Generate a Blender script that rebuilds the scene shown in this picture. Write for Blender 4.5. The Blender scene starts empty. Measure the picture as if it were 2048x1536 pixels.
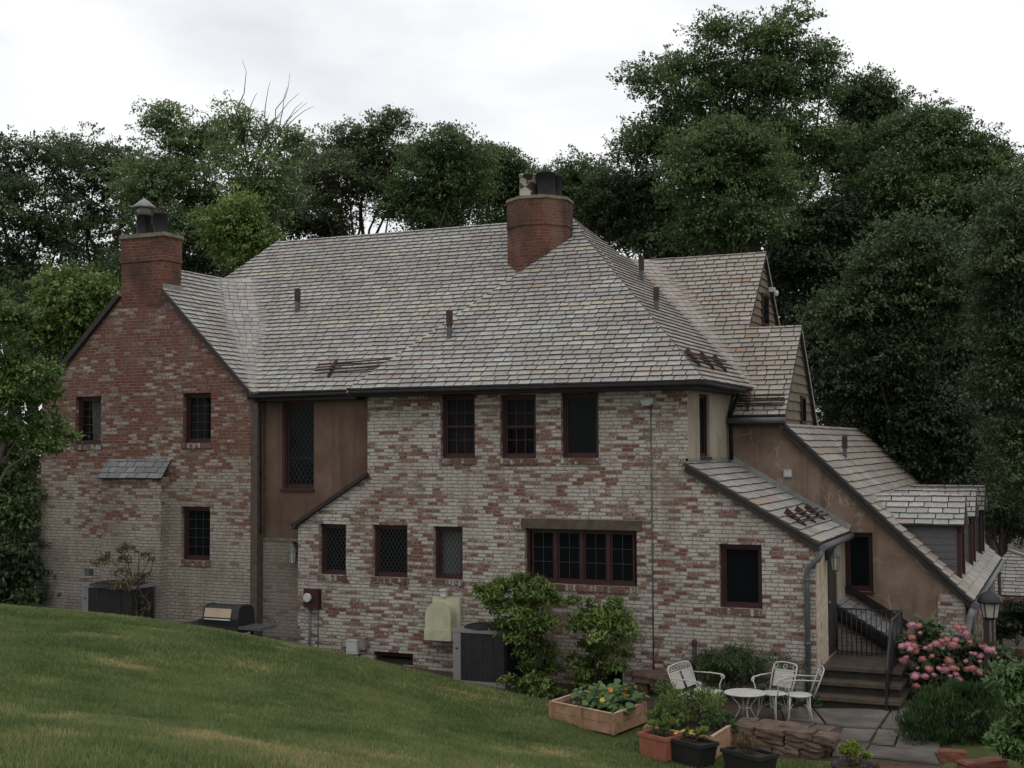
import bpy, bmesh, math, random
import numpy as np
from mathutils import Vector
from mathutils.geometry import tessellate_polygon

S = bpy.context.scene
COL = S.collection
R = math.radians

# ------------------------------------------------------------------ camera
# World frame: X runs right along the brick front, Y is depth, Z is up; the
# front wall lies in Y = 0 and its right corner stands near the origin.
F = 2550.0; PCX, PCY = 1024.0, 768.0
YAW = R(23.8); PITCH = math.atan(123 / 2550.0); ROLL = R(0.29)
CAM = np.array([3.91, -21.7, 4.3])
FWD = np.array([-math.sin(YAW) * math.cos(PITCH), math.cos(YAW) * math.cos(PITCH), math.sin(PITCH)])
_r0 = np.array([math.cos(YAW), math.sin(YAW), 0.0]); _u0 = np.cross(_r0, FWD)
RGT = _r0 * math.cos(ROLL) - _u0 * math.sin(ROLL)
UPV = _u0 * math.cos(ROLL) + _r0 * math.sin(ROLL)
cam = bpy.data.cameras.new('camera'); camo = bpy.data.objects.new('camera', cam); COL.objects.link(camo)
cam.sensor_width = 36.0; cam.lens = 36.0 * F / 2048.0; cam.clip_end = 3000
from mathutils import Matrix
M = Matrix(((RGT[0], UPV[0], -FWD[0], CAM[0]), (RGT[1], UPV[1], -FWD[1], CAM[1]), (RGT[2], UPV[2], -FWD[2], CAM[2]), (0, 0, 0, 1)))
camo.matrix_world = M
S.camera = camo

def ray(x, y): return FWD + (x - PCX) / F * RGT - (y - PCY) / F * UPV
def PY(x, y, Y=0.0):
    d = ray(x, y); return CAM + (Y - CAM[1]) / d[1] * d
def PX(x, y, X=0.0):
    d = ray(x, y); return CAM + (X - CAM[0]) / d[0] * d
def PZ(x, y, Z=0.0):
    d = ray(x, y); return CAM + (Z - CAM[2]) / d[2] * d
def PL(x, y, p0, n):
    d = ray(x, y); n = np.array(n, float); return CAM + np.dot(np.array(p0) - CAM, n) / np.dot(d, n) * d
def at(x, y, w): return CAM + w * ray(x, y)

# ------------------------------------------------------------------ sky, sun
SUN_EL, SUN_AZ = R(52), R(150)          # azimuth clockwise from +Y
W = bpy.data.worlds.new('World'); S.world = W; W.use_nodes = True
nt = W.node_tree; nt.nodes.clear()
def wn(t, **k):
    n = nt.nodes.new(t)
    for a, b in k.items(): setattr(n, a, b)
    return n
wo = wn('ShaderNodeOutputWorld'); bg = wn('ShaderNodeBackground'); bg.inputs[1].default_value = 0.1
sky = wn('ShaderNodeTexSky', sky_type='NISHITA', sun_disc=False); sky.sun_elevation = SUN_EL; sky.sun_rotation = SUN_AZ
tc = wn('ShaderNodeTexCoord'); mp = wn('ShaderNodeMapping'); mp.inputs['Scale'].default_value = (1.6, 1.6, 3.6); mp.inputs['Location'].default_value = (3.1, 0.4, 0.2)
nz = wn('ShaderNodeTexNoise'); nz.inputs['Scale'].default_value = 2.1; nz.inputs['Detail'].default_value = 6; nz.inputs['Roughness'].default_value = 0.55
rp = wn('ShaderNodeValToRGB'); e = rp.color_ramp.elements
e[0].position = 0.32; e[0].color = (0.77, 0.79, 0.835, 1); e[1].position = 0.54; e[1].color = (1.0, 1.0, 1.0, 1)
vm = wn('ShaderNodeVectorMath', operation='SCALE'); vm.inputs[3].default_value = 10.8
mx = wn('ShaderNodeMix', data_type='RGBA'); mx.inputs[0].default_value = 0.93
L = nt.links.new
L(tc.outputs['Generated'], mp.inputs[0]); L(mp.outputs[0], nz.inputs[0]); L(nz.outputs[0], rp.inputs[0]); L(rp.outputs[0], vm.inputs[0])
L(sky.outputs[0], mx.inputs[6]); L(vm.outputs[0], mx.inputs[7]); L(mx.outputs[2], bg.inputs[0]); L(bg.outputs[0], wo.inputs[0])
sl = bpy.data.lights.new('sun', 'SUN'); sl.energy = 0.5; sl.angle = R(25); sl.color = (1.0, 0.96, 0.9)
so = bpy.data.objects.new('sun', sl); COL.objects.link(so)
sd = Vector((math.sin(SUN_AZ) * math.cos(SUN_EL), math.cos(SUN_AZ) * math.cos(SUN_EL), math.sin(SUN_EL)))
so.rotation_euler = sd.to_track_quat('Z', 'Y').to_euler(); so.location = (20, -40, 60)
S.view_settings.view_transform = 'Standard'; S.view_settings.look = 'None'; S.view_settings.exposure = 0.0; S.view_settings.gamma = 1.0
S.cycles.max_bounces = 6; S.cycles.transparent_max_bounces = 12

# ------------------------------------------------------------------ materials
class NT:
    def __init__(s, name):
        s.m = bpy.data.materials.new(name); s.m.use_nodes = True; s.t = s.m.node_tree; s.t.nodes.clear()
        s.out = s.n('ShaderNodeOutputMaterial'); s.p = s.n('ShaderNodeBsdfPrincipled'); s.l(s.p.outputs[0], s.out.inputs[0])
    def n(s, t, **k):
        n = s.t.nodes.new(t)
        for a, b in k.items(): setattr(n, a, b)
        return n
    def l(s, a, b): s.t.links.new(a, b)
    def coord(s, kind='Object', scale=(1, 1, 1), loc=(0, 0, 0)):
        c = s.n('ShaderNodeTexCoord'); m = s.n('ShaderNodeMapping'); m.inputs['Scale'].default_value = scale; m.inputs['Location'].default_value = loc
        s.l(c.outputs[kind], m.inputs[0]); return m.outputs[0]
    def noise(s, v, scale, detail=4, rough=0.55):
        n = s.n('ShaderNodeTexNoise'); n.inputs['Scale'].default_value = scale; n.inputs['Detail'].default_value = detail; n.inputs['Roughness'].default_value = rough
        if v is not None: s.l(v, n.inputs['Vector'])
        return n.outputs[0]
    def ramp(s, f, stops, interp='LINEAR'):
        r = s.n('ShaderNodeValToRGB'); cr = r.color_ramp; cr.interpolation = interp
        while len(cr.elements) > 1: cr.elements.remove(cr.elements[-1])
        for i, (p, c) in enumerate(stops):
            if not isinstance(c, (tuple, list)): c = (c, c, c)
            el = cr.elements[0] if i == 0 else cr.elements.new(p)
            el.position = p; el.color = (c[0], c[1], c[2], 1)
        s.l(f, r.inputs[0]); return r.outputs[0]
    def math(s, op, a, b=0.0, c=None, clamp=False):
        n = s.n('ShaderNodeMath', operation=op); n.use_clamp = clamp
        for i, v in enumerate((a, b) if c is None else (a, b, c)):
            if isinstance(v, (int, float)): n.inputs[i].default_value = v
            else: s.l(v, n.inputs[i])
        return n.outputs[0]
    def mix(s, f, a, b, mode='MIX'):
        n = s.n('ShaderNodeMix', data_type='RGBA', blend_type=mode)
        for i, v in ((0, f), (6, a), (7, b)):
            if isinstance(v, (int, float)): n.inputs[i].default_value = v
            elif isinstance(v, (tuple, list)): n.inputs[i].default_value = (v[0], v[1], v[2], 1)
            else: s.l(v, n.inputs[i])
        return n.outputs[2]
    def attr(s, name):
        a = s.n('ShaderNodeAttribute'); a.attribute_name = name; return a.outputs['Fac']
    def set(s, col=None, rough=None, spec=None, metal=None):
        if col is not None:
            if isinstance(col, (tuple, list)): s.p.inputs['Base Color'].default_value = (col[0], col[1], col[2], 1)
            else: s.l(col, s.p.inputs['Base Color'])
        if rough is not None:
            if isinstance(rough, (int, float)): s.p.inputs['Roughness'].default_value = rough
            else: s.l(rough, s.p.inputs['Roughness'])
        if spec is not None: s.p.inputs['Specular IOR Level'].default_value = spec
        if metal is not None: s.p.inputs['Metallic'].default_value = metal
        return s
    def bump(s, h, dist=0.01, strength=1.0):
        b = s.n('ShaderNodeBump'); b.inputs['Distance'].default_value = dist; b.inputs['Strength'].default_value = strength
        s.l(h, b.inputs['Height']); s.l(b.outputs[0], s.p.inputs['Normal'])

def simple(name, col, rough=0.6, var=0.25, scale=6.0, spec=0.4, metal=0.0, bump=0.0):
    t = NT(name); v = t.coord()
    f = t.noise(v, scale, 5)
    a = tuple(c * (1 - var) for c in col); b = tuple(min(1, c * (1 + var)) for c in col)
    t.set(t.ramp(f, [(0.3, a), (0.7, b)]), rough, spec, metal)
    if bump: t.bump(t.noise(v, scale * 4, 3), bump)
    return t.m

def brick_mat(name, bias=0.0, red=(0.108, 0.029, 0.022), red2=(0.045, 0.019, 0.018), paint=(0.405, 0.378, 0.34), paint2=(0.24, 0.21, 0.178),
              mortar=(0.38, 0.345, 0.285), zgrad=None, soot=None, dirt=(0.16, 0.12, 0.075), painted=True):
    """old brick: every brick is worn bare or still limewashed; bias > 0 bares more"""
    t = NT(name)
    uv = t.coord('UV'); ob = t.coord('Object')
    wob = t.n('ShaderNodeVectorMath', operation='ADD')
    nn = t.n('ShaderNodeTexNoise'); nn.inputs['Scale'].default_value = 5.0; t.l(uv, nn.inputs['Vector'])
    sc = t.n('ShaderNodeVectorMath', operation='SCALE'); sc.inputs[3].default_value = 0.03; t.l(nn.outputs['Color'], sc.inputs[0])
    t.l(uv, wob.inputs[0]); t.l(sc.outputs[0], wob.inputs[1])
    b = t.n('ShaderNodeTexBrick'); b.offset = 0.5; b.squash = 0.75; b.squash_frequency = 3
    for k, v in (('Scale', 1.0), ('Brick Width', 0.212), ('Row Height', 0.0677), ('Mortar Size', 0.009), ('Mortar Smooth', 0.25), ('Bias', 0.0)): b.inputs[k].default_value = v
    b.inputs['Color1'].default_value = (0, 0, 0, 1); b.inputs['Color2'].default_value = (1, 1, 1, 1); b.inputs['Mortar'].default_value = (0.5, 0.5, 0.5, 1)
    t.l(wob.outputs[0], b.inputs['Vector'])
    rnd = b.outputs['Color']; mor = b.outputs['Fac']
    # a worn field, stretched along the courses
    uvs = t.coord('UV', (0.75, 2.1, 1))
    n1 = t.noise(uvs, 0.75, 4, 0.6); n2 = t.noise(t.coord('UV', (1.3, 5.5, 1)), 1.1, 3)
    fine = t.noise(uv, 26, 4, 0.65)
    fld = t.math('ADD', t.math('MULTIPLY', n1, 1.6), t.math('MULTIPLY', n2, 0.5))
    fld = t.math('ADD', fld, t.math('MULTIPLY', rnd, 1.0))
    fld = t.math('ADD', fld, t.math('MULTIPLY', t.math('SUBTRACT', fine, 0.5), 1.6))
    fld = t.math('ADD', fld, bias - 1.70)
    if zgrad:
        sx = t.n('ShaderNodeSeparateXYZ'); t.l(ob, sx.inputs[0])
        g = t.math('MULTIPLY', t.math('SUBTRACT', sx.outputs[2], zgrad[0]), zgrad[1])
        g = t.math('MINIMUM', t.math('MAXIMUM', g, zgrad[2]), zgrad[3])
        fld = t.math('ADD', fld, g)
    bare = t.ramp(fld, [(0.0, 0.0), (0.2, 0.72), (0.45, 1.0)])
    redc = t.ramp(t.math('ADD', t.math('MULTIPLY', rnd, 0.8), t.math('MULTIPLY', t.noise(uv, 60, 3), 0.35)), [(0.0, red2), (0.45, red), (0.8, tuple(c * 1.25 for c in red)), (1.0, (red[0] * 1.2, red[1] * 1.9, red[2] * 1.6))])
    redc = t.mix(t.ramp(t.noise(uv, 17, 5, 0.75), [(0.48, 0.0), (0.72, 0.36)]), redc, (0.27, 0.225, 0.195))
    big = t.noise(ob, 0.9, 5, 0.6)
    pc = t.ramp(t.math('ADD', t.math('MULTIPLY', big, 0.7), t.math('MULTIPLY', t.noise(uv, 11, 5, 0.7), 0.4)), [(0.36, paint2), (0.62, paint), (0.8, tuple(min(1, c * 1.12) for c in paint))])
    mc = t.ramp(t.noise(uv, 7, 5, 0.65), [(0.3, tuple(c * 0.62 for c in mortar)), (0.6, mortar)])
    if painted:
        col = t.mix(bare, pc, redc)
        pm = t.mix(t.ramp(bare, [(0.1, 0.4), (0.8, 1.0)]), pc, mc)
        col = t.mix(mor, col, pm)
        # dark joints show faintly through the paint
        col = t.mix(t.math('MULTIPLY', mor, t.math('MULTIPLY', t.noise(uv, 4, 4), 1.15)), col, (0.085, 0.07, 0.058))
    else:
        col = t.mix(mor, redc, mc)
    st = t.ramp(t.noise(t.coord('Object', (1.6, 1.6, 0.35)), 1.3, 5, 0.6), [(0.52, 0.0), (0.72, 0.55)])
    col = t.mix(st, col, dirt)
    if soot is not None: col = t.mix(t.ramp(t.noise(t.coord('Object', (1.2, 1.2, 0.7)), 1.5, 5), [(0.42, 0.0), (0.68, soot)]), col, (0.022, 0.018, 0.016))
    t.set(col, 0.85, 0.25)
    h = t.math('ADD', t.math('MULTIPLY', mor, -0.8), t.math('MULTIPLY', fine, 0.5))
    t.bump(h, 0.02)
    return t.m

def stucco_mat(name, c1, c2, c3, crack=False, streak=(0.05, 0.04, 0.03)):
    t = NT(name); v = t.coord()
    f = t.math('ADD', t.math('MULTIPLY', t.noise(v, 1.3, 6, 0.6), 0.8), t.math('MULTIPLY', t.noise(v, 9, 5, 0.7), 0.25))
    col = t.ramp(f, [(0.32, c1), (0.52, c2), (0.72, c3)])
    vs = t.coord('Object', (3.0, 3.0, 0.22))
    col = t.mix(t.ramp(t.noise(vs, 1.6, 5, 0.6), [(0.52, 0.0), (0.75, 0.6)]), col, streak)
    if crack:
        w = t.n('ShaderNodeTexVoronoi', feature='DISTANCE_TO_EDGE'); w.inputs['Scale'].default_value = 0.9
        dv = t.n('ShaderNodeVectorMath', operation='ADD'); nn = t.n('ShaderNodeTexNoise'); nn.inputs['Scale'].default_value = 1.7; nn.inputs['Detail'].default_value = 5
        t.l(v, nn.inputs['Vector']); t.l(v, dv.inputs[0]); t.l(nn.outputs['Color'], dv.inputs[1]); t.l(dv.outputs[0], w.inputs['Vector'])
        k = t.ramp(w.outputs['Distance'], [(0.0, 0.5), (0.013, 0.0)])
        k = t.math('MULTIPLY', k, t.ramp(t.noise(v, 2.3, 3), [(0.42, 0.0), (0.6, 1.0)]))
        col = t.mix(k, col, (0.45, 0.40, 0.32))
        col = t.mix(t.ramp(t.noise(v, 0.8, 6, 0.7), [(0.6, 0.0), (0.75, 0.55)]), col, (0.36, 0.31, 0.24))
    t.set(col, 0.9, 0.2); t.bump(t.noise(v, 55, 4, 0.7), 0.006); return t.m

def slate_mat(name, stops, rough=0.55):
    t = NT(name); v = t.coord()
    c = t.ramp(t.attr('tint'), stops, 'CONSTANT')
    f = t.noise(v, 14, 6, 0.7)
    c = t.mix(1.0, c, t.ramp(f, [(0.25, 0.62), (0.55, 1.0), (0.8, 1.18)]), 'MULTIPLY')
    big = t.ramp(t.noise(v, 0.55, 5, 0.6), [(0.35, (1.02, 0.99, 0.96)), (0.65, (1.25, 1.24, 1.22))])
    c = t.mix(1.0, c, big, 'MULTIPLY')
    c = t.mix(t.ramp(t.noise(v, 38, 4, 0.7), [(0.62, 0.0), (0.75, 0.5)]), c, (0.36, 0.37, 0.30))
    t.set(c, t.ramp(f, [(0.3, rough - 0.12), (0.7, rough + 0.12)]), 0.45); t.bump(f, 0.006); return t.m

def leaf_mat(name, stops, transl=0.22, rough=0.5):
    t = NT(name)
    c = t.ramp(t.attr('tint'), stops)
    t.set(c, rough, 0.35)
    tr = t.n('ShaderNodeBsdfTranslucent'); t.l(c, tr.inputs[0]); ms = t.n('ShaderNodeMixShader'); ms.inputs[0].default_value = transl
    t.l(t.p.outputs[0], ms.inputs[1]); t.l(tr.outputs[0], ms.inputs[2]); t.l(ms.outputs[0], t.out.inputs[0]); return t.m

GREY = [(0, (0.27, 0.262, 0.25)), (.13, (0.318, 0.318, 0.30)), (.28, (0.262, 0.24, 0.226)), (.40, (0.24, 0.235, 0.233)), (.5, (0.30, 0.292, 0.278)), (.64, (0.285, 0.258, 0.23)),
        (.73, (0.258, 0.263, 0.258)), (.83, (0.322, 0.31, 0.29)), (.90, (0.27, 0.222, 0.20)), (.955, (0.34, 0.315, 0.24)), (.987, (0.29, 0.225, 0.17))]
TAN = [(0, (0.265, 0.24, 0.212)), (.2, (0.275, 0.236, 0.197)), (.38, (0.235, 0.21, 0.19)), (.52, (0.305, 0.273, 0.235)), (.66, (0.28, 0.268, 0.25)), (.8, (0.255, 0.208, 0.172)), (.92, (0.33, 0.30, 0.262)), (.985, (0.27, 0.18, 0.13))]
MATS = {}
def build_mats():
    m = MATS
    m['brick'] = brick_mat('worn_limewashed_brick', 0.13)
    m['brick_gable'] = brick_mat('worn_limewashed_gable_brick', 0.08, zgrad=(3.1, 0.26, -0.34, 0.55), mortar=(0.30, 0.25, 0.195), paint=(0.315, 0.286, 0.248), paint2=(0.17, 0.142, 0.115))
    m['brick_low'] = brick_mat('grey_limewashed_brick', -0.12, paint=(0.22, 0.198, 0.185), paint2=(0.14, 0.118, 0.11), red=(0.085, 0.032, 0.03))
    m['brick_red'] = brick_mat('red_chimney_brick', 0.9, red=(0.115, 0.034, 0.023), red2=(0.06, 0.022, 0.017), mortar=(0.19, 0.125, 0.085), soot=0.8, painted=False)
    m['brick_dark'] = brick_mat('dark_brick', 0.5, red=(0.11, 0.04, 0.03), mortar=(0.16, 0.13, 0.1), soot=0.4)
    m['stucco_brown'] = stucco_mat('brown_stucco', (0.074, 0.046, 0.034), (0.112, 0.071, 0.052), (0.15, 0.102, 0.076))
    m['stucco_ochre'] = stucco_mat('ochre_stucco', (0.12, 0.083, 0.060), (0.178, 0.130, 0.097), (0.255, 0.20, 0.152), True)
    m['stucco_cream'] = stucco_mat('cream_stucco', (0.20, 0.163, 0.115), (0.30, 0.262, 0.20), (0.37, 0.335, 0.27), streak=(0.17, 0.11, 0.06))
    m['slate'] = slate_mat('weathered_grey_slate', GREY); m['slate_tan'] = slate_mat('weathered_tan_slate', TAN)
    m['slate_dark'] = slate_mat('dark_blue_slate', [(0, (0.06, 0.062, 0.07)), (.4, (0.075, 0.075, 0.08)), (.8, (0.09, 0.09, 0.095)), (.955, (0.16, 0.11, 0.08))])
    m['slate_hood'] = slate_mat('blue_grey_slate', [(0, (0.12, 0.125, 0.14)), (.4, (0.15, 0.155, 0.165)), (.8, (0.18, 0.18, 0.185))])
    m['under'] = simple('roof_underlay', (0.03, 0.028, 0.026), 0.9)
    m['darkwood'] = simple('dark_painted_board', (0.022, 0.017, 0.015), 0.7)
    m['brownwood'] = simple('brown_stained_timber', (0.07, 0.05, 0.038), 0.75, 0.35, 9, bump=0.004)
    m['redwood'] = simple('oxblood_paint', (0.030, 0.007, 0.007), 0.6, 0.3)
    m['clap'] = simple('weathered_clapboard', (0.15, 0.118, 0.082), 0.8, 0.3, 7, bump=0.004)
    m['trim'] = simple('peeling_cream_trim', (0.42, 0.35, 0.26), 0.75, 0.3, 8, bump=0.003)
    m['slate_edge'] = simple('shadow_line_slate_edge', (0.10, 0.094, 0.087), 0.8)  # shadow lines around the slates, painted as a dark edge colour
    m['copper'] = simple('aged_dark_gutter', (0.014, 0.014, 0.015), 0.65, 0.4, 5, 0.12)
    m['greymetal'] = simple('grey_painted_metal', (0.075, 0.078, 0.085), 0.5, 0.25)
    m['lead'] = simple('lead_flashing', (0.17, 0.18, 0.175), 0.5, 0.3)
    m['rust'] = simple('rusty_iron', (0.048, 0.026, 0.022), 0.8, 0.4, 12)
    m['iron'] = simple('black_iron', (0.012, 0.012, 0.013), 0.5, 0.3)
    m['pot_dark'] = simple('dark_glazed_flue', (0.022, 0.021, 0.022), 0.55, 0.45, 4, 0.2)
    t = NT('peeling_pale_flue'); v = t.coord(); t.set(t.mix(t.ramp(t.noise(v, 3.2, 4), [(0.51, 0), (0.54, 1)]), (0.03, 0.025, 0.024), (0.42, 0.37, 0.31)), 0.7); m['pot_pale'] = t.m
    m['zinc'] = simple('zinc_hood', (0.20, 0.195, 0.175), 0.5, 0.3)
    m['concrete'] = simple('mossy_concrete_cap', (0.13, 0.11, 0.08), 0.9, 0.4, 8, bump=0.006)
    t = NT('dark_window_glass'); t.set((0.006, 0.007, 0.008), 0.08, 0.05); v = t.coord(); t.bump(t.noise(v, 2.5, 2), 0.01, 0.25); m['glass'] = t.m
    t = NT('clear_window_glass'); t.set((0.006, 0.006, 0.006), 0.08, 0.05); tr = t.n('ShaderNodeBsdfTransparent'); ms = t.n('ShaderNodeMixShader'); ms.inputs[0].default_value = 0.3
    t.l(tr.outputs[0], ms.inputs[1]); t.l(t.p.outputs[0], ms.inputs[2]); t.l(ms.outputs[0], t.out.inputs[0]); m['clear'] = t.m
    m['leading'] = simple('lead_came', (0.024, 0.025, 0.027), 0.5)
    m['curtain'] = simple('grey_net_curtain', (0.40, 0.40, 0.40), 0.9, 0.2, 3)
    m['curtain_dim'] = simple('dim_blind', (0.032, 0.037, 0.041), 0.9, 0.15, 3)
    m['blind_pale'] = simple('pale_blind', (0.5, 0.52, 0.53), 0.9, 0.1, 2)
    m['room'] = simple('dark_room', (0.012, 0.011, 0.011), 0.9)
    m['whitepaint'] = simple('white_painted_iron', (0.46, 0.45, 0.42), 0.5, 0.15)
    t = NT('perforated_white_metal'); v = t.coord('UV', (48, 48, 48)); ck = t.n('ShaderNodeTexChecker'); ck.inputs['Scale'].default_value = 1; t.l(v, ck.inputs['Vector'])
    t.set(t.mix(ck.outputs['Fac'], (0.44, 0.43, 0.40), (0.26, 0.25, 0.235)), 0.55); m['meshwhite'] = t.m
    m['acgrey'] = simple('pale_grey_steel', (0.20, 0.19, 0.195), 0.5, 0.12); m['acdark'] = simple('charcoal_grille', (0.032, 0.032, 0.034), 0.6, 0.2)
    m['beige'] = simple('beige_hood_paint', (0.40, 0.39, 0.27), 0.6, 0.15, 5)
    m['plastic'] = simple('pale_grey_plastic', (0.42, 0.43, 0.42), 0.5, 0.1)
    m['cedar'] = simple('raw_cedar_board', (0.30, 0.175, 0.105), 0.8, 0.3, 9, bump=0.004)
    m['cedar_top'] = simple('pale_cut_cedar', (0.42, 0.30, 0.21), 0.8, 0.2, 9)
    m['terracotta'] = simple('terracotta', (0.26, 0.09, 0.055), 0.7, 0.2, 7)
    m['blackplastic'] = simple('black_plastic', (0.016, 0.016, 0.017), 0.5, 0.2)
    m['soil'] = simple('dark_soil', (0.045, 0.03, 0.02), 0.95, 0.5, 20, bump=0.02)
    m['stone'] = simple('brown_fieldstone', (0.105, 0.073, 0.053), 0.9, 0.5, 5, bump=0.02)
    m['redstone'] = simple('red_sandstone', (0.17, 0.065, 0.04), 0.9, 0.35, 5, bump=0.02)
    m['step'] = simple('wet_brownstone_step', (0.058, 0.042, 0.031), 0.55, 0.4, 6, 0.5, bump=0.01)
    m['steprise'] = simple('dark_step_riser', (0.02, 0.016, 0.013), 0.8, 0.4, 6)
    m['flag'] = simple('wet_bluestone', (0.15, 0.135, 0.122), 0.22, 0.45, 1.3, 0.6, bump=0.006)
    m['steel'] = simple('brushed_steel', (0.33, 0.25, 0.18), 0.35, 0.15, 4, metal=0.8)
    m['frost'] = simple('frosted_lamp_glass', (0.36, 0.34, 0.28), 0.35, 0.15)
    m['patina'] = simple('verdigris_copper', (0.07, 0.085, 0.075), 0.6, 0.4)
    m['bark'] = simple('grey_brown_bark', (0.055, 0.043, 0.034), 0.95, 0.4, 8, bump=0.02)
    m['twig'] = simple('bare_grey_twig', (0.10, 0.085, 0.07), 0.95, 0.3, 8)
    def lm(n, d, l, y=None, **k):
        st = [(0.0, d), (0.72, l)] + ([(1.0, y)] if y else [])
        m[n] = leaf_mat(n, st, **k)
    lm('leaf_dark', (0.045, 0.072, 0.034), (0.095, 0.135, 0.058), (0.145, 0.18, 0.078), transl=0.36)
    lm('leaf_mid', (0.062, 0.105, 0.042), (0.13, 0.195, 0.072), (0.20, 0.26, 0.10), transl=0.36)
    lm('leaf_light', (0.075, 0.12, 0.03), (0.165, 0.235, 0.06), (0.24, 0.30, 0.09), transl=0.32)
    lm('leaf_bronze', (0.068, 0.088, 0.045), (0.135, 0.165, 0.075), (0.20, 0.21, 0.10), transl=0.36)
    lm('leaf_shaded', (0.024, 0.040, 0.018), (0.05, 0.076, 0.033), (0.082, 0.108, 0.045), transl=0.2)  # shade of the overhanging canopy put into the leaf colour
    lm('leaf_fresh', (0.055, 0.10, 0.028), (0.115, 0.185, 0.048), (0.18, 0.25, 0.08), transl=0.34)
    lm('leaf_pale', (0.09, 0.14, 0.058), (0.185, 0.255, 0.10), (0.26, 0.32, 0.14), transl=0.38)
    lm('leaf_shrub', (0.05, 0.085, 0.02), (0.115, 0.165, 0.035), (0.20, 0.24, 0.06))
    lm('leaf_lime', (0.12, 0.17, 0.02), (0.22, 0.27, 0.04), (0.30, 0.33, 0.07))
    lm('leaf_round', (0.05, 0.10, 0.03), (0.085, 0.15, 0.045), (0.12, 0.18, 0.06))
    lm('leaf_fine', (0.022, 0.05, 0.018), (0.045, 0.085, 0.022), (0.075, 0.115, 0.03))
    lm('leaf_dry', (0.10, 0.07, 0.035), (0.17, 0.12, 0.06), (0.20, 0.15, 0.08))
    lm('grass', (0.062, 0.108, 0.030), (0.19, 0.228, 0.082), (0.40, 0.315, 0.155), transl=0.3, rough=0.6)
    for n, c in (('petal_pink', (0.52, 0.235, 0.30)), ('petal_coral', (0.46, 0.18, 0.165)), ('petal_yellow', (0.62, 0.40, 0.03)), ('petal_orange', (0.6, 0.2, 0.03)), ('petal_red', (0.5, 0.05, 0.02))):
        m[n] = simple(n, c, 0.7, 0.35, 25)
    t = NT('lawn_soil_and_thatch'); v = t.coord(); f = t.noise(v, 1.1, 6, 0.65)
    t.set(t.ramp(f, [(0.3, (0.05, 0.068, 0.022)), (0.55, (0.085, 0.10, 0.035)), (0.75, (0.15, 0.12, 0.06))]), 0.95, 0.1); t.bump(t.noise(v, 40, 4), 0.02); m['lawn'] = t.m
    m['forest'] = simple('leaf_litter', (0.035, 0.032, 0.018), 0.95, 0.4, 3)
    m['mulch'] = simple('rust_red_mulch', (0.12, 0.05, 0.035), 0.95, 0.5, 30, bump=0.02)
    m['bed'] = simple('dark_garden_bed', (0.05, 0.036, 0.022), 0.95, 0.5, 12, bump=0.02)
build_mats()

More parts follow.
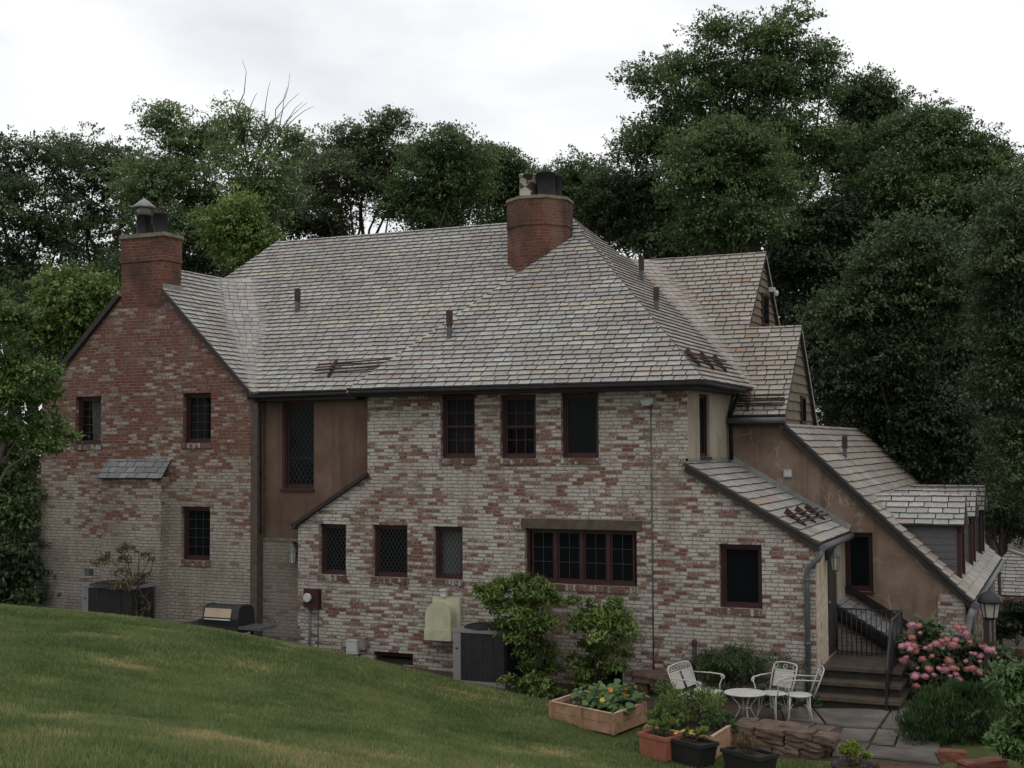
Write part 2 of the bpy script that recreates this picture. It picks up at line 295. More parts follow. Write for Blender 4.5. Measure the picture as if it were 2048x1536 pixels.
# ------------------------------------------------------------------ mesh helpers
class MB:
    """collects polygons, boxes, tubes ... and links them as ONE mesh object"""
    def __init__(s): s.v = []; s.f = []; s.uv = []; s.mi = []; s.t = []; s.sm = []
    def poly(s, pts, mi=0, uv=None, tint=0.5, smooth=False):
        b = len(s.v); s.v += [tuple(map(float, p)) for p in pts]; s.f.append(tuple(range(b, b + len(pts)))); s.mi.append(mi); s.t.append(tint); s.sm.append(smooth)
        if uv is None:
            p = [Vector(q) for q in pts]; n = Vector((0, 0, 0))
            for i in range(len(p)): n += p[i].cross(p[(i + 1) % len(p)])
            ax, ay, az = abs(n.x), abs(n.y), abs(n.z)
            if az > max(ax, ay): uv = [(q.x, q.y) for q in p]
            elif ax > ay: uv = [(q.y, q.z) for q in p]
            else: uv = [(q.x, q.z) for q in p]
        s.uv.append(uv)
    def box(s, c, size, rz=0.0, mi=0, rx=0.0, ry=0.0, taper=1.0, uvswap=False):
        hx, hy, hz = size[0] / 2, size[1] / 2, size[2] / 2
        mat = Matrix.Rotation(rz, 3, 'Z') @ Matrix.Rotation(ry, 3, 'Y') @ Matrix.Rotation(rx, 3, 'X'); c = Vector(c)
        k = taper
        P = [c + mat @ Vector((x * hx * (k if z > 0 else 1), y * hy * (k if z > 0 else 1), z * hz)) for z in (-1, 1) for x, y in ((-1, -1), (1, -1), (1, 1), (-1, 1))]
        for q in ((3, 2, 1, 0), (4, 5, 6, 7), (0, 1, 5, 4), (1, 2, 6, 5), (2, 3, 7, 6), (3, 0, 4, 7)):
            s.poly([P[i] for i in q], mi)
            if uvswap: s.uv[-1] = [(b, a) for a, b in s.uv[-1]]
        return s
    def mm(s, a, b, mi=0, **k):
        return s.box([(a[i] + b[i]) / 2 for i in range(3)], [abs(b[i] - a[i]) for i in range(3)], mi=mi, **k)
    def bar(s, a, b, w, h, mi=0, up=(0, 0, 1)):
        """a rectangular bar from a to b"""
        a, b = Vector(a), Vector(b); d = (b - a).normalized(); u = Vector(up); sd = d.cross(u)
        if sd.length < 1e-4: sd = d.cross(Vector((1, 0, 0)))
        sd.normalize(); u = sd.cross(d); o = [(-sd * w - u * h) / 2, (sd * w - u * h) / 2, (sd * w + u * h) / 2, (-sd * w + u * h) / 2]
        P = [a + q for q in o] + [b + q for q in o]
        for q in ((0, 1, 2, 3), (7, 6, 5, 4), (1, 0, 4, 5), (2, 1, 5, 6), (3, 2, 6, 7), (0, 3, 7, 4)): s.poly([P[i] for i in q], mi)
        return s
    def tube(s, pts, r, seg=8, mi=0, caps=True):
        pts = [Vector(p) for p in pts]; n = len(pts); rr = r if isinstance(r, (list, tuple)) else [r] * n
        rings = []; side = None
        for i, p in enumerate(pts):
            d = (pts[min(i + 1, n - 1)] - pts[max(i - 1, 0)])
            d = d.normalized() if d.length > 1e-9 else Vector((0, 0, 1))
            if side is None: side = d.cross(Vector((0, 0, 1)) if abs(d.z) < 0.9 else Vector((1, 0, 0))).normalized()
            else:
                side = side - d * side.dot(d)
                side = side.normalized() if side.length > 1e-6 else d.orthogonal().normalized()
            up = d.cross(side)
            rings.append([p + (side * math.cos(a) + up * math.sin(a)) * rr[i] for a in [2 * math.pi * k / seg for k in range(seg)]])
        for i in range(n - 1):
            for k in range(seg):
                k2 = (k + 1) % seg; s.poly([rings[i][k], rings[i][k2], rings[i + 1][k2], rings[i + 1][k]], mi, smooth=True)
        if caps: s.poly(rings[0][::-1], mi); s.poly(rings[-1], mi)
        return s
    def lathe(s, prof, c, seg=24, mi=0, sy=1.0, rot=0.0, caps=True):
        c = Vector(c); rings = [[c + Vector((r * math.cos(rot + 2 * math.pi * k / seg), r * sy * math.sin(rot + 2 * math.pi * k / seg), z)) for k in range(seg)] for r, z in prof]
        for i in range(len(prof) - 1):
            for k in range(seg):
                k2 = (k + 1) % seg; s.poly([rings[i][k], rings[i][k2], rings[i + 1][k2], rings[i + 1][k]], mi, smooth=seg > 10)
        if caps: s.poly(rings[0][::-1], mi); s.poly(rings[-1], mi)
        return s
    def extr(s, pts, d, mi=0):
        """closed prism from a flat outline and an offset vector"""
        P = [Vector(p) for p in pts]; d = Vector(d); Q = [p + d for p in P]; n = len(P)
        tri = tessellate_polygon([P])
        for t in tri: s.poly([P[i] for i in t][::-1], mi); s.poly([Q[i] for i in t], mi)
        for i in range(n): j = (i + 1) % n; s.poly([P[i], P[j], Q[j], Q[i]], mi)
        return s
    def build(s, name, mats, parent=None, **props):
        if not isinstance(mats, (list, tuple)): mats = [mats]
        me = bpy.data.meshes.new(name); me.from_pydata(s.v, [], s.f)
        for m in mats: me.materials.append(MATS[m] if isinstance(m, str) else m)
        me.polygons.foreach_set('material_index', s.mi); me.polygons.foreach_set('use_smooth', s.sm)
        u = me.uv_layers.new(name='UVMap'); fl = [c for q in s.uv for p in q for c in (p[0], p[1])]; u.data.foreach_set('uv', fl)
        a = me.attributes.new('tint', 'FLOAT', 'FACE'); a.data.foreach_set('value', s.t)
        bm = bmesh.new(); bm.from_mesh(me); bmesh.ops.remove_doubles(bm, verts=bm.verts, dist=1e-5)
        if props.pop('fixn', True): bmesh.ops.recalc_face_normals(bm, faces=bm.faces)
        bm.to_mesh(me); bm.free(); me.update()
        return link(name, me, parent, **props)

def link(name, data, parent=None, label=None, cat=None, group=None, kind=None):
    o = bpy.data.objects.new(name, data); COL.objects.link(o)
    if parent is not None: o.parent = parent
    tag(o, label, cat, group, kind); return o
def tag(o, label=None, cat=None, group=None, kind=None):
    for k, v in (('label', label), ('category', cat), ('group', group), ('kind', kind)):
        if v: o[k] = v
    return o
def empty(name, label, cat, loc=(0, 0, 0), rz=0.0, group=None):
    o = bpy.data.objects.new(name, None); COL.objects.link(o); o.location = tuple(map(float, loc)); o.rotation_euler = (0, 0, rz); o.empty_display_size = 0.2
    return tag(o, label, cat, group)
def dup(o, loc, rz=0.0, label=None, scale=None):
    """a copy of a thing, its parts and their sub-parts (mesh data shared)"""
    def cp(a, par):
        c = a.copy(); COL.objects.link(c)
        if par is not None: c.parent = par
        for ch in a.children: cp(ch, c)
        return c
    c = cp(o, None); c.location = tuple(map(float, loc)); c.rotation_euler = (0, 0, rz)
    if label: c['label'] = label
    if scale: c.scale = scale
    return c

# ------------------------------------------------------------------ slates
def clip(poly, tri):
    out = poly
    for i in range(3):
        a, b = tri[i], tri[(i + 1) % 3]; nx, ny = -(b[1] - a[1]), b[0] - a[0]
        src, out = out, []
        if not src: break
        for k in range(len(src)):
            p, q = src[k], src[(k + 1) % len(src)]
            dp = (p[0] - a[0]) * nx + (p[1] - a[1]) * ny; dq = (q[0] - a[0]) * nx + (q[1] - a[1]) * ny
            if dp >= 0: out.append(p)
            if (dp >= 0) != (dq >= 0): f = dp / (dp - dq); out.append((p[0] + f * (q[0] - p[0]), p[1] + f * (q[1] - p[1])))
    return out

def slates(name, pts, u, mat, parent, seed, expo=0.142, wr=(0.17, 0.31), base=0.05, lift=0.026, kids=None):
    """one roof slope: every slate is a tilted, chipped plate of its own shade over a dark boarded base"""
    rng = random.Random(seed); P = [Vector(p) for p in pts]; u = Vector(u).normalized()
    n = Vector((0, 0, 0))
    for i in range(len(P)): n += P[i].cross(P[(i + 1) % len(P)])
    n.normalize()
    if n.z < 0: n = -n; P = P[::-1]
    v = n.cross(u)
    if v.z < 0: v = -v
    o = P[0]; q2 = [((p - o).dot(u), (p - o).dot(v)) for p in P]
    tris = [[q2[i] for i in t] for t in tessellate_polygon([[Vector((a, b, 0)) for a, b in q2]])]
    for t in tris:
        if (t[1][0] - t[0][0]) * (t[2][1] - t[0][1]) - (t[1][1] - t[0][1]) * (t[2][0] - t[0][0]) < 0: t.reverse()
    mb = MB(); W3 = lambda a, b, h: o + u * a + v * b + n * h
    bs = MB(); bs.extr([W3(a, b, -0.002) for a, b in q2], -n * base)
    u0 = min(a for a, b in q2); u1 = max(a for a, b in q2); v0 = min(b for a, b in q2); v1 = max(b for a, b in q2)
    r = 0; vb = v0
    while vb < v1:
        a = u0 - rng.random() * 0.3; run = rng.random()
        while a < u1:
            w = rng.uniform(*wr); b = a + w; g = 0.009
            if rng.random() < 0.22: run = rng.random() ** 1.25
            tint = run if rng.random() < 0.6 else rng.random() ** 1.15
            jl = rng.uniform(-0.010, 0.010); jh = rng.uniform(0, 0.007); jr = rng.uniform(-0.006, 0.006)
            sk = rng.uniform(-.006, .006)
            rect = [(a + g, vb + jl - jr), (b - g, vb + jl + jr), (b - g + sk, vb + expo + 0.004), (a + g + sk, vb + expo + 0.004)]
            for t in tris:
                c = clip(rect, t)
                if len(c) < 3: continue
                top = [W3(x, y, 0.005 + (lift + jh) * (1 - min(1, max(0, (y - vb) / expo)))) for x, y in c]; low = [W3(x, y, -0.004) for x, y in c]
                mb.poly(top, 0, tint=tint)
                for i in range(len(c)):
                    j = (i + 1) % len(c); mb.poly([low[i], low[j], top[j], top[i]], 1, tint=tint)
            a = b
        vb += expo; r += 1
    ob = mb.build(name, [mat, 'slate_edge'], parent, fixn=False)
    bs.build('roof_deck', 'under', ob)
    return ob

# ------------------------------------------------------------------ walls and windows
def wall(mb, axis, c, outline, holes=(), reveal=0.14, mi=0, rmi=0):
    """a wall sheet in the plane axis = c with openings and their reveals; outline and holes in (horizontal, z)"""
    P3 = (lambda a, z, d=0.0: (a, c + d, z)) if axis == 'y' else (lambda a, z, d=0.0: (c - d, a, z))
    loops = [[Vector((a, z, 0)) for a, z in outline]]
    for h in holes: x0, z0, x1, z1 = h; loops.append([Vector((x0, z0, 0)), Vector((x0, z1, 0)), Vector((x1, z1, 0)), Vector((x1, z0, 0))])
    flat = [p for l in loops for p in l]
    for t in tessellate_polygon(loops): mb.poly([P3(flat[i].x, flat[i].y) for i in t], mi)
    for x0, z0, x1, z1 in holes:
        q = [(x0, z0), (x1, z0), (x1, z1), (x0, z1)]
        for i in range(4):
            a, b = q[i], q[(i + 1) % 4]; mb.poly([P3(*a), P3(*b), P3(b[0], b[1], reveal), P3(a[0], a[1], reveal)], rmi)

def hole(px, axis='y', c=0.0):
    """opening rectangle on a wall plane from its picture corners (x0, y0, x1, y1)"""
    x0, y0, x1, y1 = px
    if axis == 'y':
        a = PY(x0, (y0 + y1) / 2, c); b = PY(x1, (y0 + y1) / 2, c); t = PY((x0 + x1) / 2, y0, c); l = PY((x0 + x1) / 2, y1, c); return (a[0], l[2], b[0], t[2])
    a = PX(x0, (y0 + y1) / 2, c); b = PX(x1, (y0 + y1) / 2, c); t = PX((x0 + x1) / 2, y0, c); l = PX((x0 + x1) / 2, y1, c); return (a[1], l[2], b[1], t[2])

def window(parent, axis, c, h, style, fw=0.055, depth=0.10, curtain=None, sill='brick', lights=1, frame='redwood', label=None):
    """frame set back in its opening; pane, leading or glazing bars, curtain and sill are its pieces"""
    x0, z0, x1, z1 = h; e = 0.002
    G = (lambda a, z, d: (a, c + d, z)) if axis == 'y' else (lambda a, z, d: (c - d, a, z))
    def bx(mb, a0, l0, a1, l1, d0, d1, mi=0, **k): mb.mm(G(a0, l0, d0), G(a1, l1, d1), mi, **k)
    fr = MB(); x0 += e; x1 -= e; z0 += e; z1 -= e
    bx(fr, x0, z0, x0 + fw, z1, depth, depth + .09); bx(fr, x1 - fw, z0, x1, z1, depth, depth + .09)
    bx(fr, x0 + fw, z1 - fw, x1 - fw, z1, depth, depth + .09); bx(fr, x0 + fw, z0, x1 - fw, z0 + fw, depth - .005, depth + .09)
    sw = 0.035; lw = (x1 - x0 - 2 * fw) / lights; rects = []
    for i in range(lights):
        a0 = x0 + fw + i * lw; a1 = a0 + lw
        if i: bx(fr, a0 - .03, z0 + fw, a0 + .03, z1 - fw, depth + .002, depth + .085)
        ins = 0.03 if lights > 1 else 0.001
        rects.append((a0 + ins, z0 + fw + .001, a1 - ins, z1 - fw - .001))
    for a0, b0, a1, b1 in rects:
        bx(fr, a0, b0, a0 + sw, b1, depth + .03, depth + .07); bx(fr, a1 - sw, b0, a1, b1, depth + .03, depth + .07)
        bx(fr, a0 + sw, b1 - sw, a1 - sw, b1, depth + .03, depth + .07); bx(fr, a0 + sw, b0, a1 - sw, b0 + sw, depth + .03, depth + .07)
    w = fr.build('window', frame, parent)
    if label: w['label'] = label
    gl = MB(); bars = MB()
    for a0, b0, a1, b1 in rects:
        a0 += sw; a1 -= sw; b0 += sw; b1 -= sw
        bx(gl, a0 - .004, b0 - .004, a1 + .004, b1 + .004, depth + .048, depth + .054)
        if style == 'lattice' or style == 'lattice_fine':
            st = 0.105 if style == 'lattice' else 0.085; wd, hg = a1 - a0, b1 - b0; sl_ = 1.55; r = 0.0042
            for sg in (1, -1):
                k = -hg / sl_
                while k < wd:
                    ts = []
                    xa, xb = max(0, k), min(wd, k + hg / sl_)
                    if xb > xa + .005:
                        za, zb = (xa - k) * sl_, (xb - k) * sl_
                        if sg < 0: za, zb = hg - za, hg - zb
                        bars.bar(G(a0 + xa, b0 + za, depth + .044), G(a0 + xb, b0 + zb, depth + .044), 2 * r, 2 * r)
                    k += st
            if hg > 1.3: bars.bar(G(a0, b0 + hg * .34, depth + .040), G(a1, b0 + hg * .34, depth + .040), .012, .014)
        elif style == 'grid':
            nx, nz = 3, max(3, int((b1 - b0) / .17))
            for i in range(1, nx): x = a0 + (a1 - a0) * i / nx; bars.bar(G(x, b0, depth + .042), G(x, b1, depth + .042), .009, .009)
            for i in range(1, nz): z = b0 + (b1 - b0) * i / nz; bars.bar(G(a0, z, depth + .0418), G(a1, z, depth + .0418), .009, .009)
        elif style == 'sash':
            zm = (b0 + b1) / 2; bx(bars, a0, zm - .02, a1, zm + .02, depth + .02, depth + .062)
            for i in (1, 2): x = a0 + (a1 - a0) * i / 3; bars.bar(G(x, b0, depth + .040), G(x, b1, depth + .040), .016, .016)
            for z in (b0 + (zm - b0) * .5, zm + (b1 - zm) * .5): bars.bar(G(a0, z, depth + .0395), G(a1, z, depth + .0395), .016, .016)
        elif style == 'casement':
            for z in (.36, .68): bars.bar(G(a0, b0 + (b1 - b0) * z, depth + .04), G(a1, b0 + (b1 - b0) * z, depth + .04), .01, .01)
            bars.bar(G((a0 + a1) / 2, b0, depth + .041), G((a0 + a1) / 2, b1, depth + .041), .01, .01)
    gl.build('pane', 'clear' if curtain else 'glass', w)
    if bars.f: bars.build('glazing_bars' if style in ('sash', 'casement', 'grid') else 'leading', frame if style == 'sash' else 'leading', w)
    if curtain:
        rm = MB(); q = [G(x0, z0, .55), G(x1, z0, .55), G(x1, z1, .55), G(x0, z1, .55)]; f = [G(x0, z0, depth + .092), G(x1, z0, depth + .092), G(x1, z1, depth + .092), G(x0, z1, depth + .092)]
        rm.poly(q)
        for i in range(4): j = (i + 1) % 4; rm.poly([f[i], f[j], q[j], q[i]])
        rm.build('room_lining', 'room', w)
        mat, fx0, fz0, fx1, fz1, folds = curtain; cu = MB(); N = 24
        for i in range(N):
            def pt(k, z, zz):
                fx = fx0 + (fx1 - fx0) * k / N; pinch = 1.0 - folds * 0.35 * (1 - zz) * 1.0
                mid = (fx0 + fx1) / 2; fx = mid + (fx - mid) * pinch
                return G(x0 + (x1 - x0) * fx, z0 + (z1 - z0) * z, depth + .16 + (.018 * math.sin(k * 1.7) if folds else 0))
            cu.poly([pt(i, fz0, 0.0), pt(i + 1, fz0, 0.0), pt(i + 1, fz1, 1), pt(i, fz1, 1)], smooth=True)
        cu.build('curtain', mat, w)
    if sill == 'brick':
        sm = MB(); bx(sm, x0 - .02, z0 - .115, x1 + .03, z0 - .004, -.028, .10, uvswap=True); sm.build('sill', 'brick_dark', w)
    elif sill == 'wood':
        sm = MB(); bx(sm, x0 - .02, z0 - .05, x1 + .02, z0 - .004, -.04, .10); sm.build('sill', frame, w)
    return w

# ================================================================== ground
XC = float(PY(1631, 1150)[0])          # right corner of the brick front
XW = -2.30                             # right wall of the upper storey
YS = 3.0                               # plane of the ochre stucco wall
_cp = []                               # ground heights: (x, y, z)
def cp(x, y, z): _cp.append((x, y, z))
for (px, py, w) in ((0, 1536, 8), (300, 1536, 8.3), (600, 1536, 9), (900, 1536, 11.5), (1100, 1536, 14), (1280, 1536, 16.8)): cp(*at(px, py, w))
for (px, py) in ((0, 1212), (300, 1242), (500, 1272), (700, 1314)): cp(*PY(px, py, -3.0))
for (px, py) in ((850, 1347), (1000, 1388)): cp(*PY(px, py, -2.2))
cp(-3.9, -2.6, .12); cp(-3.6, -3.7, .14); cp(-2.4, -4.1, .05); cp(-1.6, -4.8, .02)
for x, z in ((-17, .78), (-15, .70), (-13, .62), (-11, .42), (-9, .18), (-7, .04), (-5, .0), (-3, .0), (-1, 0)): cp(x, 0, z)
for x, z in ((-14.5, .9), (-12, .80), (-10, .55), (-8, .33), (-6, .10), (-4.5, .0)): cp(x, -1.3, z)
cp(0, -2, 0); cp(1, -4, 0); cp(2, -1, 0); cp(2, 2, 0); cp(0, -6.0, .1); cp(2.5, -6.5, .15); cp(4, -3, .0)
cp(3.91, -21.7, 2.65); cp(0, -22, 2.72); cp(8, -22, 2.4); cp(-6, -20, 2.7); cp(-14, -16, 2.4); cp(-20, -8, 1.9); cp(-22, -2, 1.3); cp(3, -12, 1.0); cp(8, -10, .7)
cp(-20, 6, .5); cp(-10, 8, 0); cp(0, 8, -.1); cp(3, 8, -.8); cp(6, 3, -.5); cp(8, 12, -1.2); cp(2.0, 20, -2.2); cp(-12, 25, -.8); cp(-25, 25, -.3); cp(14, 25, -2.4); cp(14, -2, -.2); cp(-30, -20, 2.4); cp(14, -20, 1.6); cp(-34, 5, .8)
_cp = np.array(_cp); _n = len(_cp)
def _phi(r): return np.where(r > 1e-9, r * r * np.log(np.maximum(r, 1e-9)), 0.0)
_K = _phi(np.linalg.norm(_cp[:, None, :2] - _cp[None, :, :2], axis=2)) + np.eye(_n) * 0.15
_Pm = np.c_[np.ones(_n), _cp[:, :2]]
_A = np.block([[_K, _Pm], [_Pm.T, np.zeros((3, 3))]]); _sol = np.linalg.solve(_A, np.r_[_cp[:, 2], 0, 0, 0])
def ground(X, Y):
    X = np.asarray(X, float); Y = np.asarray(Y, float); sh = X.shape; x = X.ravel(); y = Y.ravel()
    xc = np.clip(x, -34, 14); yc = np.clip(y, -22, 25)
    r = np.hypot(xc[:, None] - _cp[None, :, 0], yc[:, None] - _cp[None, :, 1])
    z = _phi(r) @ _sol[:_n] + _sol[_n] + _sol[_n + 1] * xc + _sol[_n + 2] * yc
    # level patio in front of the right half of the house
    f = np.clip((x + 3.2) / 1.2, 0, 1) * np.clip((3.2 - x) / 1.0, 0, 1) * np.clip((y + 5.2) / 1.2, 0, 1) * np.clip((3.5 - y) / 1.0, 0, 1)
    return (z * (1 - f)).reshape(sh)
def gz(x, y): return float(ground(np.array([x]), np.array([y]))[0])

def ax(a, b, fa, fb, st):
    return np.unique(np.round(np.r_[np.linspace(a, fa, 26), np.arange(fa, fb, st), np.linspace(fb, b, 26)], 4))
gx = ax(-420, 420, -24, 12, .25); gy = ax(-120, 700, -24, 14, .25)
GX, GY = np.meshgrid(gx, gy); GZ = ground(GX, GY)
GZ = GZ + 0.02 * np.sin(GX * 1.7 + 1.1 * np.sin(GY * .9)) * np.sin(GY * 1.3) * np.clip((-1.5 - GY) / 2, 0, 1) * np.clip((-1.5 - GX) / 2, 0, 1)
me = bpy.data.meshes.new('lawn'); nx, ny = len(gx), len(gy)
idx = np.arange(nx * ny).reshape(ny, nx); q = np.stack([idx[:-1, :-1], idx[:-1, 1:], idx[1:, 1:], idx[1:, :-1]], -1).reshape(-1, 4)
me.from_pydata(np.c_[GX.ravel(), GY.ravel(), GZ.ravel()].tolist(), [], q.tolist())
me.materials.append(MATS['lawn']); me.materials.append(MATS['forest'])
cxy = np.c_[GX.ravel(), GY.ravel()][q].mean(1)
me.polygons.foreach_set('material_index', (((cxy[:, 1] > 3.0) | (cxy[:, 0] < -21) | (cxy[:, 0] > 6)).astype(int)).tolist())
me.polygons.foreach_set('use_smooth', [True] * len(me.polygons)); me.update()
link('lawn', me, kind='structure')

def sheet(name, pts, mat, dz, n=14):
    """a ground sheet draped over the terrain (outline x, y)"""
    bm = bmesh.new(); vs = [bm.verts.new((x, y, 0)) for x, y in pts]; bm.faces.new(vs)
    for i in range(60):
        x = -20 + i * .5
        bmesh.ops.bisect_plane(bm, geom=bm.verts[:] + bm.edges[:] + bm.faces[:], plane_co=(x, 0, 0), plane_no=(1, 0, 0))
    for i in range(30):
        bmesh.ops.bisect_plane(bm, geom=bm.verts[:] + bm.edges[:] + bm.faces[:], plane_co=(0, -8 + i * .5, 0), plane_no=(0, 1, 0))
    for v in bm.verts: v.co.z = gz(v.co.x, v.co.y) + dz
    bmesh.ops.recalc_face_normals(bm, faces=bm.faces)
    if sum(f.normal.z for f in bm.faces) < 0: bmesh.ops.reverse_faces(bm, faces=bm.faces)
    me = bpy.data.meshes.new(name); bm.to_mesh(me); bm.free(); me.materials.append(MATS[mat])
    return link(name, me, kind='structure')
sheet('garden_bed', [(-17.6, -.75), (-13.2, -.75), (-10.4, -.35), (-7.6, -.45), (-5.0, -1.7), (-3.3, -1.9), (-1.9, -1.3), (XC, -.5), (XC, .1), (-17.6, .1)], 'bed', .006)
sheet('patio', [(-2.6, -2.4), (-1.9, -1.3), (XC, -.5), (2.2, -.5), (2.2, -5.2), (.85, -5.2), (.85, -3.9), (-1.4, -4.3)], 'bed', .004)
sheet('mulch_bed', [(.95, -4.1), (2.6, -3.6), (3.2, -5.4), (.95, -5.6)], 'mulch', .010)

# ================================================================== house
house = empty('brick_house', 'old two-storey house of worn whitewashed brick with grey slate roofs and two brick chimneys', 'house', (0, 0, 0))
ZE, T = 5.40, 0.888
YR = 4.40; ZR = ZE + T * YR            # main ridge
# front gabled section
A = PL(1155, 468.5, (0, -.35, ZE), (0, -T, 1))      # peak of the front hipped section
h1 = PL(1025, 556, (0, -.35, ZE), (0, -T, 1))
k = (-.35 - A[1]) / (h1[1] - A[1]); XHL = A[0] + (h1[0] - A[0]) * k      # left eave corner of the hip
XRR = -6.13                                         # right end of main ridge
S1 = S2 = (ZR - ZE) / (-1.9 - XRR)
_d = A - h1; A = h1 + _d * ((ZE + S1 * (-1.9 - h1[0]) - h1[2]) / (_d[2] + S1 * _d[0]))
ZP, TP = 4.85, 1.036                                # right wing front slope: z = ZP + TP (y - 2.75)
def zp(y): return ZP + TP * (y - 2.75)
def yp(z): return 2.75 + (z - ZP) / TP
ZR1, ZR2 = 8.55, 6.72
ux, uy = (1, 0, 0), (0, 1, 0)
# left wing (front gable with chimney)
XG, ZG = -14.30, 8.24
SL_R = (ZG - ZE) / (-11.44 - XG); SL_L = (ZG - ZE) / (XG + 17.25)
XGL = -17.08; XGR = -11.50

# --- walls
w1 = MB()
H_up = [hole(p) for p in ((881, 789, 950, 917), (1000, 789, 1072, 917), (1122, 785, 1197, 916))]
H_low = [hole(p) for p in ((638, 1048, 692, 1150), (745, 1050, 815, 1155), (867, 1053, 925, 1159))]
H_big = hole((1050, 1058, 1274, 1170)); H_rt = hole((1439, 1089, 1524, 1217)); H_cel = hole((1150, 1331, 1245, 1372)); H_cel2 = hole((748, 1305, 826, 1330))
kl = PY(596, 1051); ku = PY(735, 953)
zs = lambda x: 3.985 + (2.62 - 3.985) * (x + 2.36) / (XC + 2.36)
wall(w1, 'y', 0.0, [(kl[0], -.3), (XC, -.3), (XC, zs(XC)), (XW, zs(XW)), (XW, 5.30), (ku[0], 5.30), (ku[0], ku[2]), (kl[0], kl[2])], H_up + H_low + [H_big, H_rt, H_cel, H_cel2], 0.16)
w1.poly([(kl[0], 0, -.3), (kl[0], .3, -.3), (kl[0], .3, kl[2]), (kl[0], 0, kl[2])]); w1.poly([(kl[0], 0, kl[2]), (kl[0], .3, kl[2]), (ku[0], .3, ku[2]), (ku[0], 0, ku[2])]); w1.poly([(ku[0], 0, ku[2]), (ku[0], .3, ku[2]), (ku[0], .3, 5.3), (ku[0], 0, 5.3)])
w1.build('brick_wall', 'brick', house, fixn=False, label='broad right-hand front wall with whitewash worn off in rows of red brick')
H_g = [hole(p) for p in ((151, 793, 202, 889), (366, 786, 422, 886), (362, 1013, 420, 1121))]
w2 = MB(); rk = lambda x: (ZG - .16) - (SL_R * (x - XG) if x > XG else SL_L * (XG - x))
wall(w2, 'y', 0.0, [(XGL, -.3), (XGR, -.3), (XGR, rk(XGR)), (-13.74, rk(-13.74)), (-13.74, 7.6), (-14.88, 7.6), (-14.88, rk(-14.88)), (XGL, rk(XGL))], H_g, 0.16)
w2.build('brick_wall', 'brick_gable', house, fixn=False, label='left chimney gable wall, red above and limewashed below')
ws = MB(); ws.mm((XGR, .003, .0), (XGR + .16, .30, 5.3)); ws.build('corner_board', 'brownwood', house)
H_tall = hole((564, 805, 628, 978), c=.30)
w3 = MB(); zb = PY(560, 1078, .30)[2]
wall(w3, 'y', .30, [(XGR, zb), (ku[0] + .02, zb), (ku[0] + .02, 5.3), (XGR, 5.3)], [H_tall], .14); w3.build('stucco_wall', 'stucco_brown', house, fixn=False, label='recessed brown stucco wall beside the chimney gable')
w4 = MB(); w4.mm((XGR + .001, .22, -.3), (kl[0] - .001, .4, zb - .03)); w4.build('brick_wall', 'brick_low', house, label='low grey-washed brick base under the brown stucco')
w4 = MB(); w4.mm((XGR + .01, .20, zb - .03), (kl[0] - .003, .33, zb + .02)); w4.build('ledge', 'concrete', house)
# chimney breast with its little slate hood
bx0, bx1 = PY(204, 1000, -.25)[0], PY(322, 1000, -.25)[0]; bz = PY(260, 952, -.25)[2]
wb = MB(); wb.mm((bx0, -.25, -.2), (bx1, .0, bz - .02)); wb.build('chimney_breast', 'brick_gable', house)
bzt = PY(262, 919, 0)[2]
slates('hood_roof', [(bx0 - .06, -.33, bz - .05), (bx1 + .06, -.33, bz - .05), (bx1 + .06, -.004, bzt), (bx0 - .06, -.004, bzt)], ux, 'slate_hood', house, 31, .15, (.2, .34), .02, .012)
# right side wall of the upper storey with its narrow window
H_s = hole((1399, 788, 1419, 914), 'x', XW)
w5 = MB(); wall(w5, 'x', XW, [(0.0, 2.0), (3.4, 2.0), (3.4, 5.3), (0.0, 5.3)], [H_s], .12); w5.build('stucco_wall', 'stucco_cream', house, fixn=False, label='cream side wall above the lean-to roof')
# ochre stucco wall of the right wing
R3S = -.967; ZR3, XR3 = 4.68, -1.19; XE3, ZE3 = 2.15, 1.45
z3 = lambda x: ZR3 + R3S * (x - XR3)
H_w = hole((1689, 1065, 1746, 1183), c=YS)
w6 = MB(); xq = PY(1876, 1220, YS)[0]; zq = PY(1890, 1188, YS)[2]
wall(w6, 'y', YS, [(XW, -.6), (2.0, -.6), (2.0, z3(2.0) - .1), (XR3, z3(XR3) - .1), (XR3, 4.82), (XW, 4.82)], [H_w], .13)
w6.build('stucco_wall', 'stucco_ochre', house, fixn=False, label='mottled ochre stucco wall under the steep right roof edge')
w7 = MB(); w7.mm((xq, YS - .03, -.6), (2.003, YS - .002, zq)); w7.build('brick_patch', 'brick', house)
# walls behind: right side, back
wbk = MB()
wall(wbk, 'x', 2.0, [(YS, -1.6), (12.2, -1.6), (12.2, 1.5), (YS, 1.5)])
wall(wbk, 'y', 12.2, [(-4.6, -1.6), (2.0, -1.6), (2.0, 1.5), (XR3, 4.6), (-4.6, 1.4)])
wall(wbk, 'x', -4.6, [(8.8, -1), (12.2, -1), (12.2, 1.4), (8.8, 1.4)])
wall(wbk, 'y', 8.8, [(-17.08, -1), (-2.6, -1), (-2.6, 5.3), (-17.08, 5.3)]); wall(wbk, 'x', XGL, [(0, -.5), (8.8, -.5), (8.8, 5.35), (0, 5.35)])
wbk.build('brick_wall', 'brick_dark', house, fixn=False, label='dark side and rear walls of the house')

